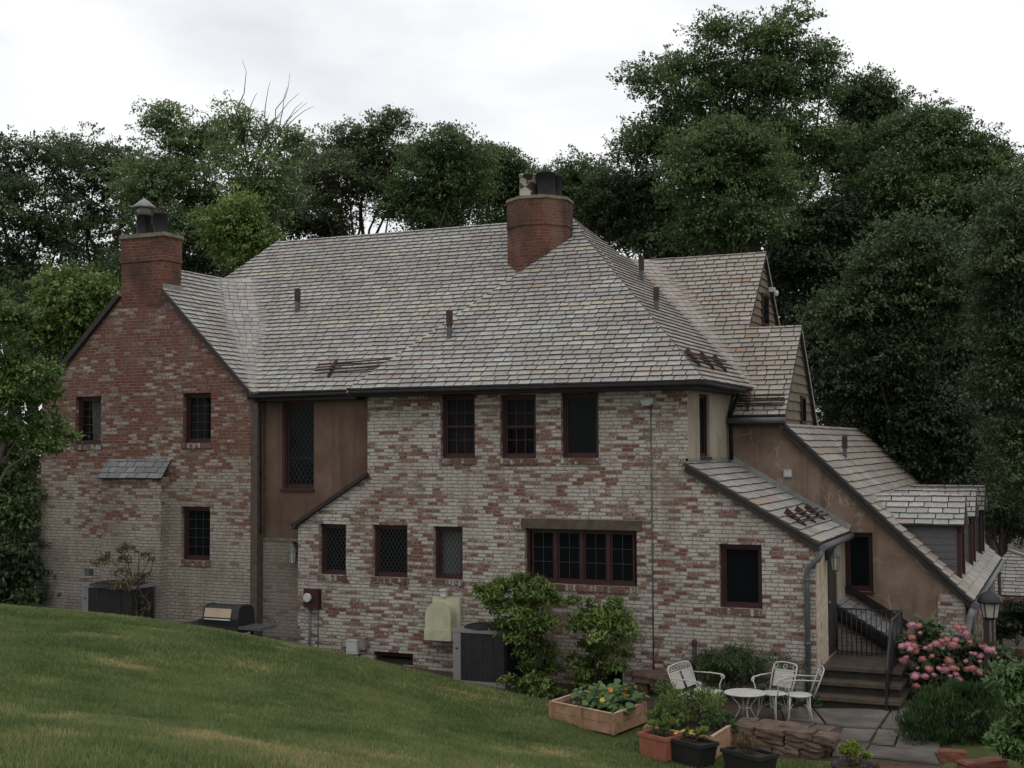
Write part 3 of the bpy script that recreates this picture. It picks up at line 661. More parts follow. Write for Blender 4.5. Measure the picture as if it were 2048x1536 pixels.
# --- side of the lean-to: trim, door, stucco
lx = XC
H_d = (1.00, .62, 1.95, 2.58)
w8 = MB(); wall(w8, 'x', lx, [(0.0, -.3), (.32, -.3), (.32, zs(XC)), (0.0, zs(XC))]); w8.build('brick_wall', 'brick', house, fixn=False, label='narrow brick return beside the kitchen door')
w8 = MB(); wall(w8, 'x', lx - .001, [(.32, -.3), (YS, -.3), (YS, 2.68), (.32, 2.68)], [H_d], .3); w8.build('stucco_wall', 'stucco_cream', house, fixn=False, label='pinkish cream wall around the side door')
w8 = MB()
for y0, y1, d in ((.02, .34, .012), (.34, .62, .03), (.62, 1.0, .02)): w8.mm((lx, y0, .45), (lx + d, y1 - .006, 2.6))
w8.build('door_casing', 'trim', house)
d = MB(); d.mm((lx - .04, 1.004, .6), (lx + .014, 1.946, 2.576)); 
for z0, z1 in ((.75, 1.35), (1.45, 2.45)): d.mm((lx + .014, 1.12, z0), (lx + .024, 1.83, z1))
dd = d.build('door', 'darkwood', house); hd = MB(); hd.lathe([(.012, 0), (.03, .02), (.03, .05), (.01, .06)], (lx + .03, 1.08, 1.5), 10); hd.build('handle', 'steel', dd)

# --- roofs
slates('roof', [(-11.44, 0, ZE), (-4.65, 0, ZE), (-4.65, 2.9, ZE + T * 2.9), (XRR, YR, ZR), (-13.88, YR, ZR), (-14.66, yy := (ZG - ZE) / T, ZG), (XG, yy, ZG)], ux, 'slate', house, 1)['label'] = 'broad grey slate main roof slope'
slates('roof', [(XHL, -.35, ZE), (-1.9, -.35, ZE), tuple(A)], ux, 'slate', house, 2)['label'] = 'triangular front slope of the hipped front section'
zA = float(A[2]); yA = (zA - ZE) / T
hb = lambda y: XHL + (A[0] - XHL) * (y + .35) / (A[1] + .35)
ls = MB(); ls.extr([(XHL, -.35, ZE - .02), tuple(A - np.array([0, 0, .02])), (A[0], yA + .05, zA - .02), (XHL, .02, ZE - .02)], (0, 0, -.05)); ls.build('roof', 'slate', house)
yv = yp(ZE + .0)
Xv = -1.9 - (ZR1 - ZE) / S2
slates('roof', [(-1.9, -.35, ZE), (-1.9, yv, ZE), (Xv, yp(ZR1), ZR1), (Xv, YR + (ZR - ZR1) / T, ZR1), (XRR, YR, ZR), (A[0], yA, zA), tuple(A)], uy, 'slate_tan', house, 3)['label'] = 'tan right-facing hip slope behind the front peak'
XR1, XR2 = -2.26, -1.16
slates('roof', [(-2.25, 2.75, ZP), (XR2, 2.75, ZP), (XR2, yp(ZR2), ZR2), (XR1, yp(ZR2), ZR2), (XR1, yp(ZR1), ZR1), (Xv, yp(ZR1), ZR1), (-1.9, yv, ZE), (-2.25, yv - .1, zp(yv - .1))], ux, 'slate_tan', house, 5)['label'] = 'right wing roof slope stepping down between two gables'
rb = MB()
rb.extr([(Xv, yp(ZR1), ZR1 - .02), (XR1, yp(ZR1), ZR1 - .02), (XR1, 8.3, 6.3), (Xv - 2, 8.3, 6.3)], (0, 0, -.08))
rb.extr([(-2.3, yp(ZR2), ZR2 - .02), (XR2, yp(ZR2), ZR2 - .02), (XR2, 6.25, 4.60), (-2.3, 6.25, 4.60)], (0, 0, -.08))
rb.extr([(XRR, YR, ZR - .02), (-13.88, YR, ZR - .02), (-16.7, 8.8, ZE), (-1.9, 8.8, ZE)], (0, 0, -.08))
rb.extr([(-13.88, YR, ZR - .02), (-16.7, .05, ZE), (-16.7, 8.8, ZE)], (0, 0, -.08))
rb.extr([(XG, .58, ZG - .01), (XG, 3.3, ZG - .01), (-17.25, 6.0, ZE), (-17.25, -.09, ZE), (-14.90, -.09, ZG - .6 * SL_L - .01), (-14.90, .58, ZG - .6 * SL_L - .01)], (0, 0, -.08))
rb.extr([(XR3, 6.3, ZR3 - .02), (XR3, 12.3, ZR3 - .02), (-4.8, 12.3, 1.3), (-4.8, 6.3, 1.3)], (0, 0, -.08))
rb.build('roof', 'slate', house, label='rear roof slopes')
slates('roof', [(-11.44, -.09, ZE), (-11.44, 0.0, ZE), (XG, (ZG - ZE) / T, ZG), (XG, .58, ZG), (-13.72, .58, ZG - .58 * SL_R), (-13.72, -.09, ZG - .58 * SL_R)], uy, 'slate', house, 6)['label'] = 'right slope of the left gable roof'
slates('roof', [(XR3, YS - .12, ZR3), (XR3, 12.2, ZR3), (XE3, 12.2, z3(XE3)), (XE3, YS - .12, z3(XE3))], uy, 'slate_tan', house, 7, .19, (.2, .36))['label'] = 'steep right-facing roof sweeping down to the ground floor'
# laced valley between left gable and main roof
def laced_valley(va, vb, dl, dr, d0, d1, mat, seed, k=6):
    rng = random.Random(seed); m = MB(); va, vb, dl, dr = map(Vector, (va, vb, dl, dr)); n = int((vb.z - va.z) / .096)
    def pt(f, s):
        V = va.lerp(vb, f); d = d0 + (d1 - d0) * min(1, f * 1.6); a, c = V + dl * d, V + dr * d; return a * (1 - s) ** 2 + V * 2 * s * (1 - s) + c * s * s
    for i in range(n):
        f0, f1 = i / n, (i + 1.05) / n; o = rng.random() * .98 / k; ss = [0.0] + [min(1, max(0, (q + o) / k + rng.uniform(-.04, .04))) for q in range(k)] + [1.0]
        for a, b in zip(ss[:-1], ss[1:]):
            if b - a < .03: continue
            g = .005; up = Vector((0, 0, .020 + rng.uniform(0, .006))); tn = rng.random(); P = [pt(f0, a + g), pt(f0, b - g), pt(f1, b - g), pt(f1, a + g)]
            Q = [P[0] + up, P[1] + up, P[2] + up * .35, P[3] + up * .35]; m.poly(Q, 0, tint=tn)
            L0 = [p - Vector((0, 0, .02)) for p in P]
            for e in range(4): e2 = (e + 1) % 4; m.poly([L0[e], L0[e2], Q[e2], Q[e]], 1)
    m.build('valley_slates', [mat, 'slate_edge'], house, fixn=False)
laced_valley((-11.44, 0.0, ZE), (XG, (ZG - ZE) / T, ZG), (0, -1, 0), (1, 0, 0), .12, .75, 'slate', 5)
laced_valley((-1.9, yv, ZE), (Xv, yp(ZR1), ZR1), (0, -1, 0), (1, 0, 0), .1, .55, 'slate_tan', 6, 5)
# lean-to
lb = PY(1640, 1087, -.1); la = PY(1369, 925, -.1)
slates('roof', [tuple(la), tuple(lb), (lb[0], YS - .005, lb[2]), (la[0], YS - .005, la[2])], uy, 'slate', house, 8, .2, (.22, .4))['label'] = 'lean-to roof over the kitchen end'
fl = MB(); fl.bar((la[0], YS - .03, la[2] + .05), (lb[0], YS - .03, lb[2] + .05), .06, .16); fl.bar((la[0] + .02, 0, la[2] + .04), (la[0] + .02, YS, la[2] + .04), .06, .05); fl.build('flashing', 'lead', house)
lf = MB(); lf.bar((la[0], -.045, la[2] - .10), (lb[0], -.045, lb[2] - .10), .07, .11); lf.build('rake_board', 'darkwood', house)
# low roof over the area door, against the stucco wall
a0 = PY(1690, 1188, YS); a1 = PY(1803, 1258, YS); b0 = PY(1664, 1208, 1.9); b1 = PY(1786, 1290, 1.9)
sx = (a1[2] - a0[2]) / (a1[0] - a0[0]); bz0 = b0[2]
slates('roof', [(XC, 1.9, bz0), (XC + 1.15, 1.9, bz0 + 1.15 * sx), (XC + 1.15, YS - .004, bz0 + 1.15 * sx + .12), (XC, YS - .004, bz0 + .12)], uy, 'slate_hood', house, 9, .18, (.2, .34))['label'] = 'small slate roof beside the steps'
lw_ = MB(); lw_.extr([(XC + .02, 1.96, -.3), (XC + 1.12, 1.96, -.3), (XC + 1.12, 1.96, bz0 + 1.1 * sx - .08), (XC + .02, 1.96, bz0 - .1)], (0, .9, 0)); lw_.build('brick_wall', 'brick_low', house, label='low brick wall under the small slate roof')
lw_ = MB(); lw_.bar((XC, 1.88, bz0 - .11), (XC + 1.15, 1.88, bz0 + 1.15 * sx - .11), .06, .13); lw_.bar((XC, 1.91, bz0 - .22), (XC + 1.15, 1.91, bz0 + 1.15 * sx - .22), .05, .09); lw_.build('rake_board', 'copper', house); lw_ = MB(); lw_.bar((XC, YS - .03, bz0 + .2), (XC + 1.15, YS - .03, bz0 + 1.15 * sx + .2), .05, .13); lw_.build('flashing', 'copper', house)

# --- rakes, fascias, gables
rk_ = MB()
rk_.bar((-11.42, -.06, ZE - .07), (XG + .60, -.06, ZG - .60 * SL_R - .07), .07, .085); rk_.build('rake_board', 'darkwood', house); rk_ = MB(); rk_.bar((-17.27, -.06, ZE - .07), (XG - .60, -.06, ZG - .60 * SL_L - .07), .07, .11)
rk_.build('rake_board', 'darkwood', house)
rk_ = MB(); rk_.bar((kl[0] - .10, .10, kl[2] - .01), (ku[0] + .03, .10, ku[2] + .05), .40, .07); rk_.build('rake_board', 'darkwood', house)
rk_ = MB(); rk_.bar((kl[0] - .14, .10, kl[2] - .06), (kl[0] - .02, .10, kl[2] + .0), .38, .05); rk_.build('gutter', 'patina', house)
rk_ = MB(); rk_.bar((XR3 - .02, YS - .06, z3(XR3) - .11), (XE3, YS - .06, z3(XE3) - .11), .07, .12); rk_.build('rake_board', 'darkwood', house)
fa = MB()
fa.mm((-11.44, .02, ZE - .17), (XHL, .30, ZE - .05)); fa.mm((XHL, -.30, ZE - .13), (-1.97, 0.0, ZE - .045)); fa.mm((-2.297, -.02, ZE - .132), (-1.98, 2.9, ZE - .047)); fa.mm((-2.25, 2.80, ZP - .20), (XR2 - .03, 3.0, ZP - .06))
fa.build('fascia', 'darkwood', house)
cb = MB()
def clapgable(x, pts, n):
    zs_ = [p[1] for p in pts]; z0, z1 = min(zs_), max(zs_); wall(cb, 'x', x, pts); st = (z1 - z0) / n
    def span(z):
        ys = []
        for i in range(len(pts)):
            (ya, za), (yb, zb2) = pts[i], pts[(i + 1) % len(pts)]
            if (za - z) * (zb2 - z) <= 0 and za != zb2: ys.append(ya + (yb - ya) * (z - za) / (zb2 - za))
        return (min(ys), max(ys)) if len(ys) > 1 else None
    for i in range(n):
        l, h = z0 + i * st, z0 + (i + 1) * st - .002; sp = span(l + st * .3); sq = span(min(h, z1 - .03))
        if sp and sq:
            a, b = sp; c, d2 = sq; o = .035
            cb.poly([(x + o, a, l), (x + o, b, l), (x + .006, d2, h), (x + .006, c, h)]); cb.poly([(x + o, a, l), (x, a, l), (x, b, l), (x + o, b, l)])
clapgable(XR2 - .10, [(yp(4.72) + .06, 4.60), (6.14, 4.60), (yp(ZR2), ZR2 - .06)], 11)
clapgable(XR1 - .10, [(yp(6.5), 6.4), (8.15, 6.4), (yp(ZR1), ZR1 - .06)], 12)
cb.build('clapboard_gable', 'clap', house, fixn=False)
for x, px in ((XR2 - .10, (1598, 792, 1607, 848)), (XR1 - .10, (1521, 588, 1533, 652))):
    h = hole(px, 'x', x); wm = MB(); wm.mm((x + .02, h[0], h[1]), (x + .06, h[2], h[3])); ww = wm.build('window', 'redwood', house)
    gm = MB(); gm.mm((x + .05, h[0] + .06, h[1] + .06), (x + .065, h[2] - .06, h[3] - .06)); gm.build('pane', 'glass', ww)
for xg, y0, z0, y1, z1, y2, z2 in ((XR2, 2.75, ZP, yp(ZR2), ZR2, 6.22, 4.60), (XR1, yp(6.7), 6.7, yp(ZR1), ZR1, 8.2, 6.4)):
    rk_ = MB(); rk_.bar((xg - .03, y1, z1 - .07), (xg - .03, y2, z2 - .07), .05, .09); rk_.build('rake_board', 'darkwood', house)

# --- gutters and pipes
def gutter(pts, r=.042, mat='copper'):
    g = MB(); g.tube(pts, r, 10); g.build('gutter', mat, house)
gutter([(-11.5, -.12, ZE - .10), (-11.3, -.05, ZE - .09), (XHL - .1, -.08, ZE - .07), (XHL + .1, -.40, ZE - .07), (-1.95, -.41, ZE - .06), (-1.88, -.36, ZE - .06), (-1.88, 2.5, ZE - .07)])
gutter([(-2.25, 2.68, ZP - .09), (XR2 + .02, 2.68, ZP - .09)], .06, 'greymetal')
gutter([(lb[0] + .05, -.12, lb[2] - .07), (lb[0] + .05, YS - .1, lb[2] - .07)], .06, 'greymetal')
gutter([(XE3 + .03, YS - .15, z3(XE3) - .09), (XE3 + .03, 12.2, z3(XE3) - .09)], .07, 'greymetal')
def pipe(pts, r=.045, mat='greymetal', lab=None):
    g = MB(); g.tube(pts, r, 10)
    for a, b in zip(pts[:-1], pts[1:]):
        a, b = Vector(a), Vector(b)
        if (b - a).length > 1.2:
            for f in (.02, .5, .97): p = a.lerp(b, f); q2 = a.lerp(b, min(1, f + .02)); g.tube([p, q2], r * 1.25, 10)
    return g.build('downpipe', mat, house, label=lab)
gx_ = PY(517, 900, .1)[0]
pipe([(gx_, .02, ZE - .12), (gx_, .1, ZE - .35), (gx_, .12, 2.55), (gx_ - .02, .06, 2.35), (gx_ - .02, .06, 2.0), (gx_ - .02, .1, gz(gx_, 0) - .1)], .05, 'copper')
cx_ = PY(1616, 1300, -.06)[0]
pipe([(lb[0] + .03, -.08, lb[2] - .12), (lb[0] - .03, -.10, lb[2] - .26), (cx_ + .02, -.07, lb[2] - .42), (cx_, -.07, lb[2] - .55), (cx_, -.07, -.1)], .045, 'greymetal')
pipe([(-1.98, 2.5, ZE - .14), (-2.12, 2.6, ZE - .36), (-2.22, 2.72, ZE - .55), (-2.22, 2.76, 4.0)], .04, 'copper')
pipe([(XE3, YS - .12, z3(XE3) - .14), (XE3 - .06, YS - .12, z3(XE3) - .28), (PY(1930, 1300, YS - .1)[0], YS - .08, PY(1930, 1300, YS - .1)[2]), (PY(1928, 1320, YS - .1)[0], YS - .08, -.4)], .06, 'lead')
# sidelight of a porch on the right wall
pm = MB()
for y0, y1 in ((YS + .25, YS + .75), (YS + 1.3, YS + 1.9)): pm.mm((2.0, y0, -.9), (2.03, y1, z3(XE3) - .2))
pm.build('door_casing', 'darkwood', house)

# --- chimneys
ch = MB(); c0x, c1x = -14.88, -13.74
ch.mm((c0x, -.005, 7.3), (c1x, .57, 8.28)); ch.mm((c0x - .025, -.03, 8.28), (c1x + .025, .595, 8.35)); ch.mm((c0x - .012, -.018, 8.35), (c1x + .012, .582, 8.80))
chimney1 = ch.build('chimney', 'brick_red', house, label='square red brick chimney rising from the left gable')
cm = MB(); cm.mm((c0x - .05, -.055, 8.80), (c1x + .05, .62, 8.885), taper=.97); cm.build('chimney_cap', 'concrete', chimney1)
cm = MB(); cm.mm((c1x + .002, -.03, 7.45), (c1x + .03, .6, 7.78)); cm.build('flashing', 'lead', chimney1)
def pot(par, x, y, z, h, r, mat):
    p = MB(); p.lathe([(r, 0), (r * .98, h * .1), (r * .97, h * .93), (r * 1.05, h * .94), (r * 1.05, h), (r * .85, h), (r * .85, h * .6)], (x, y, z), 24); return p.build('flue_pot', mat, par)
px1 = PY(288, 445, .25)[0]; px2 = PY(321, 445, .25)[0]
pot(chimney1, px1, .25, 8.87, .47, .155, 'pot_dark'); pot(chimney1, px2, .25, 8.87, .47, .165, 'pot_dark')
hm = MB(); hm.lathe([(.13, .45), (.135, .62), (.12, .66)], (px1, .25, 8.87), 16); hm.lathe([(.245, .62), (.25, .65), (.11, .77), (.012, .84)], (px1, .25, 8.87), 16); hm.build('chimney_hood', 'zinc', chimney1)
sp = MB(); sp.lathe([(.02, .47), (.03, .5), (.01, .56)], (px2, .25, 8.87), 8); sp.build('pot_finial', 'iron', chimney1)
ox, oy = float(PY(1080, 450, 3.45)[0]), 3.45
oz = float(PY(1080, 404, 3.45)[2])
def octa(mb, r, z0, z1, rr=None): mb.lathe([(r, z0), (rr or r, z1)], (ox, oy, 0), 8, rot=R(22.5 + 8))
om = MB(); octa(om, .705, 6.8, oz - .60); octa(om, .73, oz - .60, oz - .54); octa(om, .716, oz - .54, oz - .04)
# wrap the brick courses round the eight sides
for i, f in enumerate(om.f):
    P = [om.v[j] for j in f]
    if abs(P[0][2] - P[2][2]) > .01:
        c = [sum(p[k] for p in P) / 4 for k in range(2)]; a = math.atan2(c[1] - oy, c[0] - ox); e_ = (-math.sin(a), math.cos(a))
        om.uv[i] = [((p[0] - ox) * e_[0] + (p[1] - oy) * e_[1] + round(a, 2) * 3, p[2]) for p in P]; om.sm[i] = False
chimney2 = om.build('chimney', 'brick_red', house, fixn=True, label='eight-sided red brick chimney on the main ridge')
cm = MB(); octa(cm, .745, oz - .04, oz + .03, .72); cm.build('chimney_cap', 'concrete', chimney2)
for px, py, mat in ((1057, 350, 'pot_pale'), (1092, 346, 'pot_dark'), (1107, 352, 'pot_dark')):
    yy2 = {1057: 3.30, 1092: 3.28, 1107: 3.72}[px]; q = PY(px, py, yy2); pot(chimney2, q[0], yy2, oz + .02, q[2] - oz - .02, .20 if px != 1107 else .19, mat)

# --- windows
for h, cu in zip(H_g, ((('curtain', .30, .05, .78, .98, 1.0)), ('curtain_dim', .02, .05, .62, .98, 0), None)):
    window(house, 'y', 0, h, 'grid', curtain=cu)
window(house, 'y', .30, H_tall, 'lattice', sill='wood')
window(house, 'y', 0, H_up[0], 'sash', curtain=('curtain_dim', .0, .05, 1, .95, 0)); window(house, 'y', 0, H_up[1], 'sash', curtain=('curtain_dim', .0, .45, 1, .95, 0)); window(house, 'y', 0, H_up[2], 'plain')
for h, cu in zip(H_low, (None, None, ('blind_pale', .02, .02, .98, .98, 0))): window(house, 'y', 0, h, 'lattice_fine', curtain=cu)
window(house, 'y', 0, H_big, 'casement', lights=4, label='wide four-light casement window under a timber beam')
window(house, 'y', 0, H_rt, 'plain'); window(house, 'x', XW, H_s, 'plain', fw=.035, depth=.05, sill='wood'); window(house, 'y', YS, H_w, 'plain', sill='wood', frame='redwood')
for h in (H_cel, H_cel2): window(house, 'y', 0, h, 'plain', sill=None, frame='darkwood', label='low dark cellar window')
lm_ = MB(); q0, q1 = PY(1042, 1037, -.05), PY(1282, 1060, -.05); lm_.mm((q0[0], -.05, H_big[3] - .005), (q1[0], .12, q0[2])); lm_.build('lintel', 'brownwood', house)

# --- dormers on the right roof
def dormer(i):
    y0 = 3.84 + 2.88 * i; xf = 1.86; ze_ = float(PY(1918, 1049, 3.7)[2]); zr_ = float(PY(1922, 990, 4.28)[2]); yw = .86; ym = y0 + .43
    zb_ = z3(xf); xb = XR3 + (ze_ - ZR3) / R3S; xbr = XR3 + (zr_ - ZR3) / R3S
    m = MB(); m.extr([(xf - .02, y0 + .06, zb_), (xf - .02, y0 + yw - .06, zb_), (xf - .02, y0 + yw - .06, ze_), (xf - .02, ym, zr_ - .08), (xf - .02, y0 + .06, ze_)], (-.05, 0, 0)); dm = m.build('dormer', 'clap', house)
    m = MB(); m.extr([(xf, y0 + yw, zb_), (xf, y0 + yw, ze_), (xb, y0 + yw, ze_)], (0, -.06, 0)); m.build('dormer_cheek', 'slate_dark', dm)
    m = MB(); m.extr([(xf, y0, zb_), (xf, y0, ze_), (xb, y0, ze_)], (0, .06, 0))
    for k in range(1, 8):     # lapped slate courses on the cheek
        z = zb_ + (ze_ - zb_) * k / 8; m.bar((xf, y0 - .006, z), (XR3 + (z - ZR3) / R3S, y0 - .006, z), .012, .012)
    m.build('dormer_cheek', 'slate_dark', dm)
    m = MB(); m.mm((xf - .04, y0 - .02, zb_ + .02), (xf + .035, y0 + .09, ze_)); m.mm((xf - .04, y0 + yw - .09, zb_ + .02), (xf + .035, y0 + yw + .02, ze_)); m.bar((xf + .02, y0 - .1, ze_ - .12), (xf + .02, ym, zr_ - .1), .05, .08); m.bar((xf + .02, y0 + yw + .1, ze_ - .12), (xf + .02, ym, zr_ - .1), .05, .08); m.build('dormer_casing', 'redwood', dm)
    m = MB(); m.mm((xf - .018, y0 + .14, zb_ + .15), (xf - .008, y0 + yw - .14, ze_ - .08)); m.build('pane', 'glass', dm)
    ov = y0 - .16; zo = ze_ - .02; xe_ = xf + .10
    slates('dormer_roof', [(XR3 + (zo - ZR3) / R3S, ov, zo), (xe_, ov, zo), (xe_, ym, zr_), (xbr, ym, zr_)], ux, 'slate', dm, 50 + i, .15, (.24, .44))
    m = MB(); m.extr([(xbr, ym, zr_ - .01), (xe_, ym, zr_ - .01), (xe_, y0 + yw + .16, zo), (xb, y0 + yw + .16, zo)], (0, 0, -.05)); m.build('dormer_roof', 'slate', dm)
for i in range(3): dormer(i)

# --- roof vents, snow guards, rods
def vent(px, py, p0, n, hgt=.40, w=.08):
    hgt *= 1.3
    q = PL(px, py, p0, n); m = MB(); m.mm((q[0] - w / 2, q[1] - w / 2, q[2] - .1), (q[0] + w / 2, q[1] + w / 2, q[2] + hgt * .45)); a = m.build('roof_vent', 'greymetal', house)
    m = MB(); m.mm((q[0] - w * .62, q[1] - w * .62, q[2] + hgt * .45), (q[0] + w * .62, q[1] + w * .62, q[2] + hgt)); m.build('vent_sleeve', 'rust', a)
vent(595, 624, (0, 0, ZE), (0, -T, 1)); vent(899, 677, (0, -.35, ZE), (0, -T, 1), .43); vent(1313, 622, (-1.9, 0, ZE), (S1, 0, 1), .36); vent(1283, 562, (-1.9, 0, ZE), (S2, 0, 1), .40); vent(1690, 917, (XR3, 0, ZR3), (-R3S, 0, 1), .36)
def guard(p0, p1, nrm, up, n=3, posts=3, g=.09, h=.12, plates=True):
    p0, p1, nrm, up = Vector(p0), Vector(p1), Vector(nrm).normalized(), Vector(up).normalized(); m = MB()
    for i in range(n): m.tube([p0 + nrm * .10 + up * (g * i), p1 + nrm * .10 + up * (g * i)], .016, 6)
    for k in range(posts):
        b = p0.lerp(p1, (k + .5) / posts) if posts > 1 else p0.lerp(p1, .22)
        m.bar(b - up * .06 + nrm * .03, b + up * (g * n) + nrm * .11, .05, .05)
        if plates: m.extr([b - up * .02, b + up * (g * n + .05), b + nrm * .14 + up * (g * n + .05)], (p1 - p0).normalized() * .04)
    m.build('snow_guard', 'rust', house)
nf, uf = (0, -T, 1), (0, 1, T)
g0 = PL(628, 755, (0, 0, ZE), (0, -T, 1)); g1 = PL(778, 744, (0, 0, ZE), (0, -T, 1)); guard(g0, g1, nf, uf, 4, 1, .10, plates=False)
guard((-1.9 - .30 / S1, -.1, ZE + .30), (-1.9 - .30 / S1, 2.7, ZE + .30), (S1, 0, 1), (-1, 0, S1), 3, 3, .10)
guard((-2.1, 2.75 + .12, zp(2.87)), (XR2 - .05, 2.87, zp(2.87)), (0, -TP, 1), (0, 1, TP), 5, 1, .07, plates=False)
sl_ = (lb[2] - la[2]) / (lb[0] - la[0]); gxx = lb[0] - .42
guard((gxx, .1, lb[2] + sl_ * (gxx - lb[0])), (gxx, 2.8, lb[2] + sl_ * (gxx - lb[0])), (-sl_, 0, 1), (-1, 0, -sl_), 3, 3, .11)
for p in ((-10.3, YR, ZR), (-3.0, yp(ZR1), ZR1), (-1.5, yp(ZR2), ZR2), (XR3, 11.5, ZR3)):
    m = MB(); m.tube([p, (p[0], p[1], p[2] + .32)], [.012, .005], 6); m.build('lightning_rod', 'iron', house)
# security light bracket on the left end of the upper gable
m = MB(); m.box((XR1 + .05, yp(ZR1) + .3, 7.75), (.12, .16, .1)); m.lathe([(.05, 0), (.07, .05), (.06, .12)], (XR1 + .10, yp(ZR1) + .42, 7.62), 10); m.build('security_light', 'plastic', house)

# ================================================================== fittings on the walls
def wall_lantern(p, rz, label, s=1.0):
    t = empty('wall_lantern', label, 'lantern', p, rz)
    m = MB(); m.mm((-.05, -.03, -.02), (.05, .0, .22)); m.tube([(0, 0, .18), (0, -.08, .24), (0, -.15, .22)], .012, 8); m.build('bracket', 'iron', t)
    m = MB(); m.lathe([(.105, .05), (.085, .10), (.03, .17), (.012, .20)], (0, -.15, 0), 8); m.lathe([(.06, -.20), (.075, -.18)], (0, -.15, 0), 8)
    for k in range(8): a = k * math.pi / 4; m.bar((.085 * math.cos(a), -.15 + .085 * math.sin(a), .05), (.065 * math.cos(a), -.15 + .065 * math.sin(a), -.18), .012, .012)
    m.build('lantern_frame', 'patina', t); m = MB(); m.lathe([(.058, -.178), (.078, .048)], (0, -.15, 0), 8); m.build('lamp_glass', 'frost', t)
    t.scale = (s, s, s); return t
q = PY(585, 1108, .05); wall_lantern((q[0], .195, q[2]), 0, 'small greenish copper lantern under the brown stucco wall, left of the three leaded windows', 1.0)
q = PX(1660, 1115, XC); wall_lantern((XC + .03, .82, q[2] + .02), R(90), 'copper wall lantern above the side door by the steps', 1.0)

q0, q1 = PY(611, 1177, -.06), PY(640, 1216, -.06); t = empty('electric_meter', 'dark red electric meter box with round glass dial and conduit to the lawn', 'meter', ((q0[0] + q1[0]) / 2, 0, q1[2]))
w_, h_ = q1[0] - q0[0], q0[2] - q1[2]
m = MB(); m.mm((-w_ / 2, -.13, 0), (w_ / 2, -.002, h_)); m.build('meter_box', 'redwood', t)
m = MB(); m.lathe([(.085, 0), (.09, .05), (.075, .07)], (0, 0, 0), 20); dial = m.build('meter_dial', 'plastic', t); dial.location = (-.06, -.13, h_ * .55); dial.rotation_euler = (R(90), 0, 0)
m = MB(); m.tube([(-.06, -.07, 0), (-.06, -.07, -1.4)], .026, 10); m.tube([(.10, -.02, 0), (.10, -.02, -1.2)], .012, 8); m.build('conduit', 'greymetal', t)

q0, q1 = PY(852, 1202, -.3), PY(903, 1282, -.3); w_, h_ = q1[0] - q0[0], q0[2] - q1[2]
t = empty('vent_hood', 'beige arched sheet metal vent hood on the brick wall above the right-hand air conditioner', 'vent hood', ((q0[0] + q1[0]) / 2, 0, q1[2]))
m = MB(); arc = [(-w_ / 2, .02), (w_ / 2, .02)] + [(w_ / 2 * math.cos(a), h_ - w_ / 2 + w_ / 2 * math.sin(a)) for a in np.linspace(0, math.pi, 15)]
m.extr([(x, -.34, z) for x, z in arc], (0, .26, 0)); m.mm((-w_ / 2 - .012, -.355, 0), (w_ / 2 + .012, -.08, .20)); m.build('hood_body', 'beige', t)
m = MB(); m.mm((-w_ * .46, -.08, .05), (w_ * .62, -.003, h_ + .06)); m.build('back_plate', 'beige', t)
m = MB(); m.mm((-.055, -.12, h_ + .07), (.055, -.003, h_ + .20)); m.mm((-.075, -.15, h_ + .18), (.075, -.003, h_ + .215)); m.build('vent_cap', 'plastic', t)

def box_thing(name, label, cat, px, Y, d, mat, lid=True):
    q0, q1 = PY(px[0], px[1], Y), PY(px[2], px[3], Y); t = empty(name, label, cat, ((q0[0] + q1[0]) / 2, Y + d / 2, q1[2])); w_, h_ = q1[0] - q0[0], q0[2] - q1[2]
    m = MB(); m.mm((-w_ / 2, -d / 2, 0), (w_ / 2, d / 2, h_ * .96)); m.build('casing', mat, t)
    m = MB(); m.mm((-w_ / 2 - .008, -d / 2 - .012, h_ * .93), (w_ / 2 + .008, d / 2, h_)); m.mm((-w_ * .38, -d / 2 - .012, h_ * .18), (w_ * .38, -d / 2 - .001, h_ * .85)); m.build('cover', mat, t); return t
box_thing('utility_box', 'pale grey utility box low on the brick wall at the edge of the lawn', 'utility box', (692, 1280, 713, 1309), -.16, .155, 'plastic')
box_thing('utility_box', 'smaller dull grey utility box just right of the pale one', 'utility box', (715, 1275, 729, 1300), -.10, .095, 'acgrey')
box_thing('disconnect_switch', 'small grey switch box on the wall above the left-hand air conditioner', 'switch box', (169, 1138, 180, 1152), -.36, .10, 'greymetal')
box_thing('doorbell_box', 'small white plastic box on the ochre stucco wall', 'wall box', (1567, 939, 1583, 954), YS - .05, .048, 'plastic')
q = PY(1294, 803, -.1); t = empty('floodlight', 'small pale floodlight under the eaves with a thin conduit running down the brick', 'floodlight', (q[0], 0, q[2]))
m = MB(); m.box((0, -.10, 0), (.17, .13, .10), rz=R(-20), rx=R(25)); m.build('lamp_head', 'plastic', t); m = MB(); m.tube([(.04, -.012, .12), (.045, -.012, -q[2] + .05)], .011, 6); m.tube([(0, -.1, 0), (.04, -.01, .04)], .012, 6); m.build('conduit', 'greymetal', t)
q = PY(1389, 1285, -.12); m = MB(); m.tube([(q[0], -.12, -.05), (q[0], -.12, q[2])], .038, 10); m.lathe([(.05, 0), (.055, .06), (.03, .09)], (q[0], -.12, q[2] - .04), 10); tag(m.build('standpipe', 'rust'), 'rusty iron pipe standing against the brick wall behind the white bench', 'pipe')

